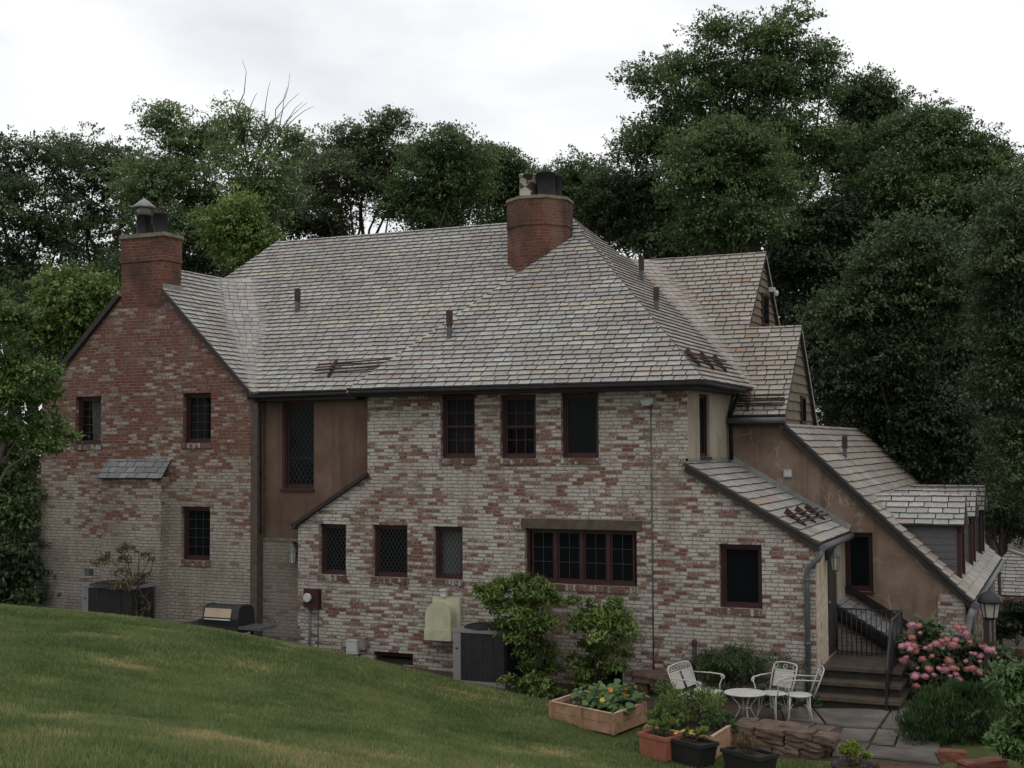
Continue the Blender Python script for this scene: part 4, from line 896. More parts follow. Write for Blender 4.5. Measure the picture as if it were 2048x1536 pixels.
# ================================================================== air conditioners
def aircon(p, rz, w, d, h, label):
    t = empty('air_conditioner', label, 'air conditioner', p, rz, 'air conditioning units along the house wall')
    m = MB(); m.mm((-w / 2 + .03, -d / 2 + .03, .05), (w / 2 - .03, d / 2 - .03, h - .09)); m.build('coil_core', 'acdark', t)
    m = MB(); n = 22
    for i in range(n):
        z = .07 + (h - .2) * i / (n - 1); m.mm((-w / 2 + .10, -d / 2 + .005, z), (w / 2 - .02, -d / 2 + .028, z + .012)); m.mm((w / 2 - .028, -d / 2 + .02, z), (w / 2 - .005, d / 2 - .02, z + .012))
    for i in range(5): x = -w / 2 + .12 + (w - .16) * i / 4; m.mm((x, -d / 2 + .001, .06), (x + .012, -d / 2 + .0285, h - .1))
    for i in range(4): y = -d / 2 + .06 + (d - .12) * i / 3; m.mm((w / 2 - .0285, y, .06), (w / 2 - .001, y + .012, h - .1))
    m.build('louvre_grille', 'acdark', t)
    m = MB(); m.mm((-w / 2, -d / 2, .0), (-w / 2 + .15, -d / 2 + .12, h - .09)); m.mm((-w / 2, -d / 2 + .12, 0), (-w / 2 + .03, d / 2, h - .09)); m.build('corner_panel', 'acgrey', t)
    m = MB(); m.mm((-w / 2 - .01, -d / 2 - .01, h - .09), (w / 2 + .01, d / 2 + .01, h - .03)); m.build('top_rim', 'acgrey', t); m = MB(); m.mm((-w / 2, -d / 2, -.04), (w / 2, d / 2, .05)); m.build('base_pan', 'acgrey', t)
    m = MB()
    for r in np.linspace(.07, min(w, d) / 2 - .03, 8): m.tube([(r * math.cos(a), r * math.sin(a), h - .02 + .05 * (1 - (r / (w / 2)) ** 2)) for a in np.linspace(0, 2 * math.pi, 25)], .006, 5, caps=False)
    for k in range(8): a = k * math.pi / 4; m.bar((.05 * math.cos(a), .05 * math.sin(a), h + .03), ((w / 2 - .03) * math.cos(a), (d / 2 - .03) * math.sin(a), h - .02), .012, .012)
    m.lathe([(w / 2 - .05, h - .029), (w / 2 - .05, h - .024)], (0, 0, 0), 24); m.build('fan_guard', 'acdark', t)
    m = MB(); m.lathe([(.03, 0), (.03, .006)], (0, 0, 0), 14, sy=.55); b = m.build('badge', 'iron', t); b.location = (-w / 2 + .075, -d / 2 - .0005, h * .62); b.rotation_euler = (R(90), 0, 0)
q0, q1 = PY(906, 1300, -1.15), PY(1010, 1300, -1.15); zt = PY(950, 1262, -1.15)[2]
aircon(((q0[0] + q1[0]) / 2, -.72, gz(-6, -.8) + .05), 0, q1[0] - q0[0], .86, zt - gz(-6, -.8) + .0, 'tall grey air conditioner with charcoal grille beside the big green bush')
q0, q1 = PY(164, 1200, -1.05), PY(263, 1200, -1.05); zt = PY(215, 1168, -1.05)[2]; q2 = PY(215, 1240, -1.05)[2]
aircon(((q0[0] + q1[0]) / 2, -.68, q2 - .10), 0, q1[0] - q0[0], .72, zt - q2 + .10, 'low grey air conditioner at the far left behind the crest of the lawn')

# ================================================================== grill
gq0, gq1 = PY(413, 1240, -1.25), PY(484, 1240, -1.25); gx0 = (gq0[0] + gq1[0]) / 2; gw = gq1[0] - gq0[0]; gt = PY(450, 1209, -1.2)[2]; gb = PY(450, 1247, -1.2)[2]
t = empty('gas_grill', 'black gas grill with brushed steel lid standing on the lawn by the downpipe', 'grill', (gx0, -1.1, gb))
H = gt - gb; m = MB(); prof = [(-.28, 0), (-.29, .12), (-.24, H * .86), (-.16, H), (.10, H), (.22, H * .8), (.28, 0)]
m.extr([(-gw / 2, y, z) for y, z in prof], (.045, 0, 0)); m.extr([(gw / 2, y, z) for y, z in prof], (-.16, 0, 0)); m.extr([(-gw / 2 + .045, y * .97, z * .97) for y, z in prof], (gw - .2, 0, 0)); m.build('lid', 'blackplastic', t)
m = MB(); m.extr([(-gw / 2 + .05, -.285, .14), (gw / 2 - .165, -.285, .14), (gw / 2 - .165, -.242, H * .84), (-gw / 2 + .05, -.242, H * .84)], (0, -.012, 0)); m.build('steel_panel', 'steel', t)
m = MB(); m.tube([(-gw / 2 + .06, -.31, .10), (gw / 2 - .17, -.31, .10)], .014, 8); m.build('lid_handle', 'plastic', t)
m = MB(); m.mm((-gw / 2, -.3, -.16), (gw / 2, .28, -.005)); m.build('firebox', 'blackplastic', t)
m = MB(); m.mm((gw / 2 + .0, -.28, -.07), (gw / 2 + .52, .25, -.02)); m.build('side_shelf', 'greymetal', t); m = MB(); m.mm((-gw / 2 - .52, -.28, -.06), (-gw / 2, .25, -.02)); m.mm((-gw / 2 - .24, -.10, -.02), (-gw / 2 - .1, .04, .05)); m.build('side_shelf', 'blackplastic', t)
m = MB()
for x in (-gw / 2, gw / 2 - .03): 
    for y in (-.25, .2): m.mm((x, y, -.95), (x + .035, y + .035, -.1))
m.mm((-gw / 2, -.25, -.9), (gw / 2, .22, -.86)); m.mm((-gw / 2 + .02, -.26, -.86), (gw / 2 - .02, -.24, -.16)); m.build('cart', 'blackplastic', t)
for x in (-gw / 2 - .02, gw / 2 + .02): m = MB(); m.tube([(x - .02, -.22, -.9), (x + .02, -.22, -.9)], .09, 14); m.build('wheel', 'blackplastic', t)

# ================================================================== steps and railing
sx0, sx1 = XC + .02, PY(1800, 1340, .3)[0]; RISE = .185
t = empty('stone_steps', 'four wet brownstone steps rising to the side door', 'steps', (sx0, -.5, 0))
fr_ = [-.72, -.36, .0, .36]; ends = [XC - .20, XC - .08, XC + .02, XC + .06]
for i in range(3):
    y0 = (-.36, .0, .36)[i] - .1; y1 = 1.95 - i * .01; z = RISE * (i + 1)
    m = MB(); xl = (XC - .12, XC + .01, XC + .05)[i]; m.mm((xl, y0 + .05, z - RISE - .05), (sx1 + .03 * (2 - i), y1, z - .06)); m.build('riser', 'steprise', t).location = (-sx0, .5, 0)
    m = MB(); m.mm((xl - .03, y0, z - .058), (sx1 + .03 + .03 * (2 - i), y1 - .002, z)); m.build('tread', 'step', t).location = (-sx0, .5, 0)
t = empty('iron_railing', 'black wrought iron railing around the landing of the steps', 'railing', (sx1, 1.2, RISE * 3))
bk = 1.62; zt = PY(1730, 1219, bk)[2]; xr = PY(1805, 1222, bk)[0] - .02; xl = XC + .06; zl = RISE * 3
m = MB()
for i in range(14): x = xl + (xr - xl) * i / 13; m.tube([(x, bk, zl), (x, bk, zt)], .009, 6)
m.bar((xl, bk, zt), (xr, bk, zt), .03, .02); m.bar((xl, bk, zl + .06), (xr, bk, zl + .06), .025, .015)
yb = bk; yf = .32; 
for i in range(1, 9): y = bk + (yf - bk) * i / 8; m.tube([(xr, y, zl), (xr, y, zt)], .009, 6)
for i in range(1, 6): y = yf - i * .15; m.tube([(xr, y, max(0.0, zl - .55 * i / 5)), (xr, y, zt - .75 * i / 6)], .009, 6)
b = m.build('balusters', 'iron', t); b.location = (-sx1, -1.2, -zl)
m = MB(); m.tube([(xr, bk, zt + .01), (xr, yf, zt + .01), (xr, yf - .75, zt - .66), (xr, yf - .80, zt - .78)], .024, 8); b = m.build('handrail', 'iron', t); b.location = (-sx1, -1.2, -zl)
for y, z0, z1 in ((bk, zl, zt + .03), (yf, zl - .1, zt + .02), (yf - .78, 0.0, zt - .70)): m = MB(); m.bar((xr, y, z0), (xr, y, z1), .035, .035); b = m.build('post', 'iron', t); b.location = (-sx1, -1.2, -zl)

# ================================================================== white garden furniture
def rail(m, pts, r=.009): m.tube(pts, r, 6)
def scroll(cx, cy, cz, r, dx, dy, n=12, turns=1.4):
    return [(cx + dx * r * (1 - .6 * k / n) * math.cos(turns * 2 * math.pi * k / n), cy + dy * r * (1 - .6 * k / n) * math.cos(turns * 2 * math.pi * k / n), cz + r * (1 - .6 * k / n) * math.sin(turns * 2 * math.pi * k / n)) for k in range(n + 1)]
def garden_seat(name, label, cat, p, rz, w, panels, round_seat, group=None, backed=True):
    """wrought iron seat facing local -y: mesh seat and back, scrolled arms, splayed legs"""
    t = empty(name, label, cat, p, rz, group); sh, dp, bh = .43, .42, .84
    m = MB()
    if round_seat: m.lathe([(w * .46, sh - .022), (w * .49, sh - .01), (w * .46, sh)], (0, 0, 0), 26, sy=dp / w)
    else: m.mm((-w / 2, -dp / 2, sh - .02), (w / 2, dp / 2, sh)); m.mm((-w / 2 - .008, -dp / 2 - .008, sh - .03), (w / 2 + .008, dp / 2 + .008, sh - .021))
    m.build('seat', 'whitepaint', t)
    m = MB(); hw = w / 2; lean = .16
    B = lambda x, z: (x, dp / 2 + lean * (z - sh) / (bh - sh), z)
    top = [B(-hw * .92, sh - .02), B(-hw, sh + .2), B(-hw, bh - .05), B(-hw * .85, bh), B(0, bh + .015), B(hw * .85, bh), B(hw, bh - .05), B(hw, sh + .2), B(hw * .92, sh - .02)]
    rail(m, top, .011); rail(m, [B(-hw, bh - .10), B(hw, bh - .10)], .008)
    n = max(3, int(w / .11))
    for i in range(n): x = -hw * .8 + 1.6 * hw * i / (n - 1); rail(m, [(a, B(0, z)[1], z) for a, z in [(x + .035 * math.cos(q), bh - .048 + .035 * math.sin(q)) for q in np.linspace(0, 2 * math.pi, 9)]], .005)
    m.build('back_frame', 'whitepaint', t)
    if backed:
        pw = w / panels
        for i in range(panels):
            xa, xb = -hw + pw * i + .045, -hw + pw * (i + 1) - .045; m = MB(); z0, z1 = sh + .06, bh - .11
            m.extr([B(xa, z0), B(xb, z0), B(xb, z1), B(xa, z1)], (0, .006, 0)); rail(m, [B(xa, z0), B(xb, z0), B(xb, z1), B(xa, z1), B(xa, z0)], .009); m.build('back_panel', 'meshwhite', t)
    for s in (-1, 1):
        m = MB(); rail(m, [B(s * hw, sh + .24), (s * hw * 1.03, 0, sh + .25), (s * hw * 1.05, -dp * .48, sh + .24), (s * hw * 1.05, -dp * .55, sh + .19), (s * hw * 1.05, -dp * .47, sh + .17), (s * hw * 1.0, -dp * .40, sh + .09), (s * hw * .95, -dp * .42, sh - .01)], .010)
        rail(m, scroll(s * hw * 1.05, -dp * .50, sh + .20, .04, 0, 1), .008); m.build('arm', 'whitepaint', t)
        for sy in (-1, 1):
            m = MB(); x0, y0 = s * hw * .72, sy * dp * .36; rail(m, [(x0, y0, sh - .02), (x0 * 1.02, y0 * 1.05, .22), (x0 * 1.2, y0 * 1.3, .0)], .010); rail(m, [(x0 * .6, y0 * .8, sh - .02), (x0 * .8, y0 * 1.0, .22), (x0 * 1.15, y0 * 1.25, .02)], .007); m.build('leg', 'whitepaint', t)
    m = MB(); rail(m, [(-hw * .75, -dp * .4, .2), (0, -dp * .2, .27), (hw * .75, -dp * .4, .2)], .007); rail(m, [(-hw * .75, dp * .4, .2), (0, dp * .2, .27), (hw * .75, dp * .4, .2)], .007); m.build('stretcher', 'whitepaint', t)
    return t
q = PZ(1399, 1385, .43)
garden_seat('garden_bench', 'white wrought iron bench with two back panels standing by the rusty pipe', 'bench', (q[0], q[1], 0), R(80), .78, 2, False)
q = PZ(1546, 1385, .43); garden_seat('garden_chair', 'white iron armchair with mesh back and scrolled top, just right of the round table', 'chair', (q[0], q[1], 0), R(-22), .43, 1, True, 'white iron garden chairs')
q = PZ(1597, 1388, .43); garden_seat('garden_chair', 'white iron armchair with open back nearest the stone steps', 'chair', (q[0], q[1], 0), R(-72), .43, 1, True, 'white iron garden chairs', backed=False)
q = PZ(1490, 1385, .46); t = empty('garden_table', 'round white iron table between the bench and the chairs', 'table', (q[0], q[1], 0))
m = MB(); m.lathe([(.30, .44), (.325, .45), (.325, .465), (.30, .47)], (0, 0, 0), 32); m.build('table_top', 'whitepaint', t)
for k_ in range(4): a = k_ * math.pi / 2 + .5; m = MB(); c, s = math.cos(a), math.sin(a); rail(m, [(.24 * c, .24 * s, .44), (.10 * c, .10 * s, .28), (.09 * c, .09 * s, .2), (.20 * c, .20 * s, 0)], .010); m.build('leg', 'whitepaint', t)
m = MB(); rail(m, [(.1 * math.cos(a), .1 * math.sin(a), .24) for a in np.linspace(0, 2 * math.pi, 17)], .008); m.build('stretcher', 'whitepaint', t)

# ================================================================== planters, pots, walls of stone
def planter(name, label, cat, cs, z0, z1, mat, th=.035, topmat='cedar_top', boards=2, group=None):
    """open box with corners cs (x, y), boards on each side, soil inside"""
    c = [sum(p[0] for p in cs) / 4, sum(p[1] for p in cs) / 4]; t = empty(name, label, cat, (c[0], c[1], z0), 0, group)
    P = [Vector((p[0] - c[0], p[1] - c[1], 0)) for p in cs]; H = z1 - z0
    for i in range(4):
        a, b = P[i], P[(i + 1) % 4]; m = MB(); d = (b - a).normalized(); nn = Vector((d.y, -d.x, 0)); inn = -nn if (a + nn - Vector()).length > (a - nn).length else nn
        for k in range(boards):
            zz0, zz1 = H * k / boards + .003, H * (k + 1) / boards - .003; sh_ = inn * (.002 * (k % 2)) + d * (.001 * i)
            m.extr([a + sh_ + Vector((0, 0, zz0)), b + sh_ + Vector((0, 0, zz0)), b + sh_ + Vector((0, 0, zz1)), a + sh_ + Vector((0, 0, zz1))], inn * th)
        m.build('side_board', mat, t)
        if topmat: m = MB(); e0 = a + inn * th / 2; e1 = b + inn * th / 2; m.bar(e0 + Vector((0, 0, H + .004)), e1 + Vector((0, 0, H + .004)), th * 1.25, .012); m.build('top_edge', topmat, t)
    if topmat:
        m = MB()
        for p in P: q = p * .985; m.box((q.x, q.y, H / 2), (.05, .05, H * .99))
        mid = (P[0] + P[1]) / 2 * 1.015; m.box((mid.x, mid.y, H / 2), (.07, .035, H * .97), rz=math.atan2((P[1] - P[0]).y, (P[1] - P[0]).x)); m.build('corner_post', mat, t)
    m = MB(); m.poly([(p.x * .96, p.y * .96, H * .80) for p in P]); m.build('soil', 'soil', t); return t
A0, A1, A2 = PZ(1100, 1403, .36), PZ(1227, 1429, .36), PZ(1291, 1405, .36)
pl1 = [tuple(A0[:2]), tuple(A1[:2]), tuple(A2[:2]), tuple((A0 + A2 - A1)[:2])]
planter('raised_bed', 'square raised bed of raw cedar boards on the lawn, full of round nasturtium leaves', 'planter', pl1, .06, .36, 'cedar', group='cedar raised beds')
B0, B1, B2 = PZ(1290, 1452, .34), PZ(1422, 1476, .34), PZ(1470, 1446, .34)
pl2 = [tuple(B0[:2]), tuple(B1[:2]), tuple(B2[:2]), tuple((B0 + B2 - B1)[:2])]
planter('raised_bed', 'cedar raised bed with herbs, behind the terracotta trough', 'planter', pl2, .02, .34, 'cedar', group='cedar raised beds')
def trough(name, label, px, z0, H, mat, flare=1.18, wd=None, rz=None):
    """tapered pot with a rolled rim; px: left and right rim corners nearest the camera and rim depth"""
    a = PZ(px[0][0], px[0][1], z0 + H); b = PZ(px[1][0], px[1][1], z0 + H); dpt = wd
    d = (b - a)[:2]; L_ = np.hypot(*d); ang = math.atan2(d[1], d[0]); nrm = np.array([-math.sin(ang), math.cos(ang)]); c = (a[:2] + b[:2]) / 2 + nrm * dpt / 2
    t = empty(name, label, 'flower pot', (c[0], c[1], z0), ang)
    m = MB(); k_ = 1 / flare; hx, hy = L_ / 2, dpt / 2
    r0 = [(-hx * k_, -hy * k_, 0), (hx * k_, -hy * k_, 0), (hx * k_, hy * k_, 0), (-hx * k_, hy * k_, 0)]; r1 = [(-hx * .97, -hy * .96, H), (hx * .97, -hy * .96, H), (hx * .97, hy * .96, H), (-hx * .97, hy * .96, H)]
    for i in range(4): j = (i + 1) % 4; m.poly([r0[i], r0[j], r1[j], r1[i]])
    m.poly(r0[::-1]); m.build('pot_body', mat, t)
    m = MB(); hh = .05
    for s in (-1, 1): m.mm((-hx, s * hy - s * .0, H - hh), (hx, s * (hy - .035), H)); m.mm((s * hx, -hy + .036, H - hh - .001), (s * (hx - .035), hy - .036, H - .001))
    m.build('rim', mat, t)
    m = MB(); m.poly([(x * .95, y * .95, H * .86) for x, y, z in r1]); m.build('soil', 'soil', t); return t
POT1 = trough('terracotta_trough', 'square terracotta pot of green shoots in front of the raised bed', ((1275, 1464), (1331, 1477)), .02, .32, 'terracotta', 1.12, .42)
POT2 = trough('planter_trough', 'black plastic planter with yellow flowers, between the terracotta pot and the pot of dry stalks', ((1327, 1474), (1402, 1492)), .02, .30, 'blackplastic', 1.25, .36)
POT3 = trough('planter_trough', 'dark trough of dry brown stalks at the lower edge by the stone wall', ((1440, 1496), (1516, 1516)), .0, .30, 'blackplastic', 1.25, .40)
q = PZ(1706, 1527, .32); t = empty('round_pot', 'round dark pot holding the yellow-green plant at the bottom of the picture', 'flower pot', (q[0], q[1], 0)); POT4 = t
m = MB(); m.lathe([(.17, 0), (.24, .26), (.27, .28), (.27, .32), (.235, .32), (.22, .27)], (0, 0, 0), 26); m.build('pot_body', 'blackplastic', t); m = MB(); m.lathe([(.225, .28), (.01, .29)], (0, 0, 0), 20, caps=False); m.build('soil', 'soil', t)

def rock(m, c, s, rz, seed, mi=0, sub=2):
    rg = random.Random(seed); bm = bmesh.new(); bmesh.ops.create_cube(bm, size=1.0); bmesh.ops.subdivide_edges(bm, edges=bm.edges[:], cuts=sub + 1, use_grid_fill=True)
    ph = [rg.uniform(0, 6) for _ in range(6)]; mt = Matrix.Rotation(rz, 3, 'Z')
    for v in bm.verts:
        p = v.co; L_ = max(abs(p.x), abs(p.y), abs(p.z)) * 2; sph = p.normalized() * .62; p = p.lerp(sph, .22)
        n = .05 * math.sin(p.x * 7 + ph[0]) * math.sin(p.y * 6 + ph[1]) + .04 * math.sin(p.z * 9 + ph[2] + p.x * 5) + rg.uniform(-.018, .018)
        p = p * (1 + n); v.co = mt @ Vector((p.x * s[0], p.y * s[1], p.z * s[2])) + Vector(c)
    for f in bm.faces: m.poly([v.co for v in f.verts], mi, smooth=False)
    bm.free()
wa, wb2 = PZ(1476, 1447, .33), PZ(1640, 1467, .33)
t = empty('stone_wall', 'low dry-stone wall of brown fieldstones in front of the white furniture', 'wall', ((wa[0] + wb2[0]) / 2, (wa[1] + wb2[1]) / 2, 0))
rg = random.Random(8); m = MB(); dv = wb2 - wa; Lw = np.hypot(dv[0], dv[1]); an = math.atan2(dv[1], dv[0]); nv = np.array([-math.sin(an), math.cos(an)])
for row in range(3):
    for lane in (0, 1):
        s_ = -.05 - rg.random() * .1
        while s_ < Lw - .05:
            wl = rg.uniform(.26, .52) if row == 2 else rg.uniform(.16, .42); hz = (.12, .10, .12)[row]; p = wa[:2] - np.array([.0, 0]) + dv[:2] / Lw * (s_ + wl / 2) + nv * (.02 + lane * .30 + rg.uniform(-.02, .03))
            rock(m, (p[0] - t.location[0], p[1] - t.location[1], (.05, .16, .275)[row] + rg.uniform(-.012, .012)), (wl * .95, .34, hz * rg.uniform(1.0, 1.2)), an + rg.uniform(-.11, .11), rg.randint(0, 9999)); s_ += wl
m.build('stones', 'stone', t)
for i, (px, s_, lab) in enumerate((((1905, 1512), (.36, .22, .18), 'red sandstone block at the bottom edge under the feathery shrub, left of its pair'), ((1965, 1528), (.62, .24, .13), 'long flat red sandstone at the bottom right corner'))):
    q = PZ(*px, .06); m = MB(); rock(m, (0, 0, .05), s_, .2 + i * .5, 40 + i); o = m.build('red_boulder', 'redstone'); o.location = (q[0], q[1], 0); tag(o, lab, 'rock')
q = PZ(1318, 1392, .0); t = empty('stone_bench', 'brown stone slab on rough blocks against the brick wall', 'stone slab', (q[0], q[1], 0))
m = MB(); rock(m, (0, 0.1, .30), (.95, .42, .17), .05, 77); m.build('slab', 'stone', t)
for x in (-.32, .34): m = MB(); rock(m, (x, .1, .11), (.22, .3, .26), .1, 80 + int(x * 10)); m.build('support_block', 'stone', t)
# flagstones
rg = random.Random(21); m = MB(); F0 = [(1640, 1412), (1782, 1412), (1752, 1452), (1690, 1486), (1655, 1445)]
def flag(pts):
    P = [PZ(x, y, .012) for x, y in pts]; c = sum(P) / len(P); P = [c + (p - c) * .985 for p in P]; m.extr([(p[0], p[1], .012 + rg.uniform(-.003, .003)) for p in P], (0, 0, .03))
for f in ([(1628, 1420), (1782, 1421), (1755, 1459), (1690, 1455), (1652, 1448)], [(1786, 1421), (1880, 1420), (1880, 1468), (1800, 1462), (1762, 1458)], [(1688, 1459), (1753, 1463), (1738, 1487), (1672, 1484)], [(1672, 1488), (1740, 1491), (1722, 1512), (1664, 1512)],
          [(1757, 1462), (1798, 1466), (1788, 1492), (1744, 1490)], [(1802, 1467), (1880, 1472), (1880, 1510), (1790, 1497)], [(1742, 1494), (1868, 1508), (1880, 1530), (1726, 1514)], [(1560, 1415), (1624, 1419), (1648, 1450), (1570, 1440)]): flag(f)
o = m.build('flagstone_path', 'flag', kind='structure')

# ================================================================== right edge: post lantern, lamp post, outbuilding, low wall
q = PY(1972, 1232, YS - 2.2); gx1 = float(q[0])
t = empty('post_lantern', 'lantern with dark domed cap on a post by the pink flowers', 'lantern', (gx1, YS - 2.2, 0))
qc = PY(1980, 1207, YS - 2.2); zc = float(qc[2]); dx = float(qc[0]) - gx1
m = MB(); m.mm((-.045, -.045, 0), (.045, .045, zc - .25)); m.mm((.085, -.03, 0), (.115, .03, zc - .24)); m.build('post', 'darkwood', t)
m = MB(); m.lathe([(.20, .03), (.205, .06), (.17, .14), (.10, .20), (.03, .23), (.015, .28)], (dx, 0, zc - .02), 20); m.lathe([(.05, -.27), (.12, -.24), (.125, -.22)], (dx, 0, zc), 8)
for k_ in range(6): a = k_ * math.pi / 3; m.bar((dx + .165 * math.cos(a), .165 * math.sin(a), zc + .02), (dx + .115 * math.cos(a), .115 * math.sin(a), zc - .23), .014, .014)
m.build('lantern_frame', 'iron', t); m = MB(); m.lathe([(.11, -.22), (.155, .015)], (dx, 0, zc), 6); m.build('lamp_glass', 'frost', t)
wl = 36.0; q0, q1 = at(1998, 1120, wl), at(1998, 1190, wl); zg = gz(q0[0], q0[1])
t = empty('lamp_post', 'slim black garden lamp post in front of the slate-roofed outbuilding', 'lamp post', (q0[0], q0[1], zg))
hp = float(at(1999, 1145, wl)[2]) - zg; hc = float(at(1999, 1122, wl)[2]) - zg
m = MB(); m.tube([(0, 0, 0), (0, 0, hp)], [.06, .045], 10); m.build('post', 'rust', t)
m = MB(); m.lathe([(.08, hp), (.16, hp + .28)], (0, 0, 0), 6); m.build('lamp_glass', 'frost', t); m = MB(); m.lathe([(.19, hp + .28), (.17, hp + .32), (.03, hp + .44), (.02, hp + .5)], (0, 0, 0), 12); m.lathe([(.06, hp - .03), (.09, hp)], (0, 0, 0), 6); m.build('lamp_cap', 'rust', t)
wo_ = 44.0; e0, pk = at(1975, 1190, wo_), at(2012, 1110, wo_); zeo, zpo = float(e0[2]), float(pk[2]); Lo = 6.0
t = empty('outbuilding', 'slate-roofed brick outbuilding at the far right beyond the lamp post', 'outbuilding', (pk[0], pk[1], -1.5))
ex, ey = float(e0[0]) - .6, float(e0[1]); o_ = slates('roof', [(ex, ey, zeo), (ex + Lo, ey, zeo), (float(pk[0]) + .15, ey + 2.2, zpo), (float(pk[0]), ey + 2.2, zpo)], ux, 'slate', t, 91, .2, (.3, .5)); o_.location = (-pk[0], -pk[1], 1.5)
m = MB(); m.extr([(ex + Lo, ey, zeo), (float(pk[0]) + .15, ey + 2.2, zpo), (ex + Lo, ey + 4.4, zeo)], (0, 0, -.06)); m.extr([(ex, ey, zeo), (ex + Lo, ey + 4.4, zeo), (ex, ey + 4.4, zeo)], (0, 0, -.06)); m.bar((float(pk[0]), ey + 2.18, zpo + .03), (ex + Lo, ey - .02, zeo + .04), .18, .06); b = m.build('roof', 'slate', t); b.location = (-pk[0], -pk[1], 1.5)
m = MB(); m.mm((ex + .2, ey + .25, -4), (ex + Lo - .2, ey + 4.1, zeo - .02)); m.mm((ex - .02, ey - .03, zeo - .16), (ex + Lo + .02, ey + .1, zeo - .02)); b = m.build('wall', 'brick_dark', t); b.location = (-pk[0], -pk[1], 1.5)
q0 = at(1980, 1290, 31); m = MB(); rg = random.Random(4); zw = float(q0[2])
for row in range(6):
    x = -.6
    while x < 4.5: wl_ = rg.uniform(.25, .55); rock(m, (x + wl_ / 2, rg.uniform(-.03, .03), -.11 - row * .17 + rg.uniform(-.01, .01)), (wl_, .4, .19), rg.uniform(-.05, .05), rg.randint(0, 9999), sub=1); x += wl_
o = m.build('retaining_wall', 'stone'); o.location = (q0[0], q0[1], zw); tag(o, 'mossy stone retaining wall at the right edge behind the pink flowers', 'wall')

# ================================================================== foliage
def leaf_object(name, C, D, N, size, tint, mat, parent=None, asp=0.5, label=None, fold=0.0):
    """N leaves: centre C, growth direction D, face normal N; each a pointed blade"""
    n = len(C); D = D / np.linalg.norm(D, axis=1)[:, None]; Sd = np.cross(D, N); Sd /= np.maximum(np.linalg.norm(Sd, axis=1), 1e-6)[:, None]; Nn = np.cross(Sd, D)
    l = size[:, None]; V = np.empty((n, 4, 3)); V[:, 0] = C - D * l * .5; V[:, 1] = C + Sd * l * asp * .5 + Nn * l * fold - D * l * .05; V[:, 2] = C + D * l * .5; V[:, 3] = C - Sd * l * asp * .5 + Nn * l * fold - D * l * .05
    me = bpy.data.meshes.new(name); me.vertices.add(4 * n); me.vertices.foreach_set('co', V.ravel())
    me.loops.add(4 * n); me.loops.foreach_set('vertex_index', np.arange(4 * n, dtype=np.int32)); me.polygons.add(n); me.polygons.foreach_set('loop_start', np.arange(0, 4 * n, 4, dtype=np.int32)); me.polygons.foreach_set('loop_total', np.full(n, 4, np.int32))
    a = me.attributes.new('tint', 'FLOAT', 'FACE'); a.data.foreach_set('value', np.clip(tint, 0, 1).astype(np.float32)); me.materials.append(MATS[mat]); me.update(calc_edges=True); me.validate()
    return link(name, me, parent, label=label)

def unit(rg, n):
    d = rg.normal(size=(n, 3)); return d / np.linalg.norm(d, axis=1)[:, None]

def crown(rg, lobes, n, per=14, spread=.30, leaf=.17, shell=.55, flat=.8, droop=.25, tintvar=.3, clump=None):
    """leaf sprays gathered in small domed clumps that sit ragged on the shells of overlapping lobes"""
    lobes = np.array(lobes, float); wts = lobes[:, 3] ** 2; clump = clump or spread * 2.3
    nm = max(len(lobes), int(n / (per * 7))); li = rg.choice(len(lobes), nm, p=wts / wts.sum())
    d = unit(rg, nm); d[:, 2] = np.where(rg.random(nm) < .55, np.abs(d[:, 2]), d[:, 2]); rad = (shell + (1.06 - shell) * rg.random(nm) ** .5) * (1 + .17 * rg.normal(size=nm))
    mc = lobes[li, :3] + d * (lobes[li, 3] * rad)[:, None] * np.array([1, 1, flat]); mr = clump * rg.uniform(.4, 1.3, nm)
    lt = rg.normal(size=len(lobes)) * tintvar * .4; mt = .42 + lt[li] + rg.normal(size=nm) * .16
    nc = max(1, n // per); mi = rg.choice(nm, nc, p=mr ** 2 / (mr ** 2).sum()); e = unit(rg, nc); e[:, 2] = np.abs(e[:, 2]) * 1.1 - .25; e += d[mi] * .35
    cc = mc[mi] + e * (mr[mi] * rg.uniform(.55, 1.05, nc))[:, None] * np.array([1, 1, .8])
    idx = np.repeat(np.arange(nc), per); m = len(idx); off = rg.normal(size=(m, 3)) * spread * .55 * np.array([1, 1, .6]); C = cc[idx] + off
    D = e[idx] * .6 + unit(rg, m) * .75 + np.array([0, 0, -droop]); N = e[idx] * .4 + unit(rg, m) * .55 + np.array([0, 0, 1.05])
    return C, D, N, leaf * rg.uniform(.65, 1.35, m), mt[mi][idx] + rg.normal(size=m) * .11

def limb(mb, rg, a, b, r0, r1, bend=.12, seg=6):
    a, b = np.array(a, float), np.array(b, float); L_ = np.linalg.norm(b - a); pts = []; o = rg.normal(size=3) * bend * L_ * .5
    for i in range(6): f = i / 5; pts.append(a + (b - a) * f + o * math.sin(f * math.pi) + (rg.normal(size=3) * .02 * L_ if 0 < i < 5 else 0))
    mb.tube(pts, [r0 + (r1 - r0) * i / 5 for i in range(6)], seg)

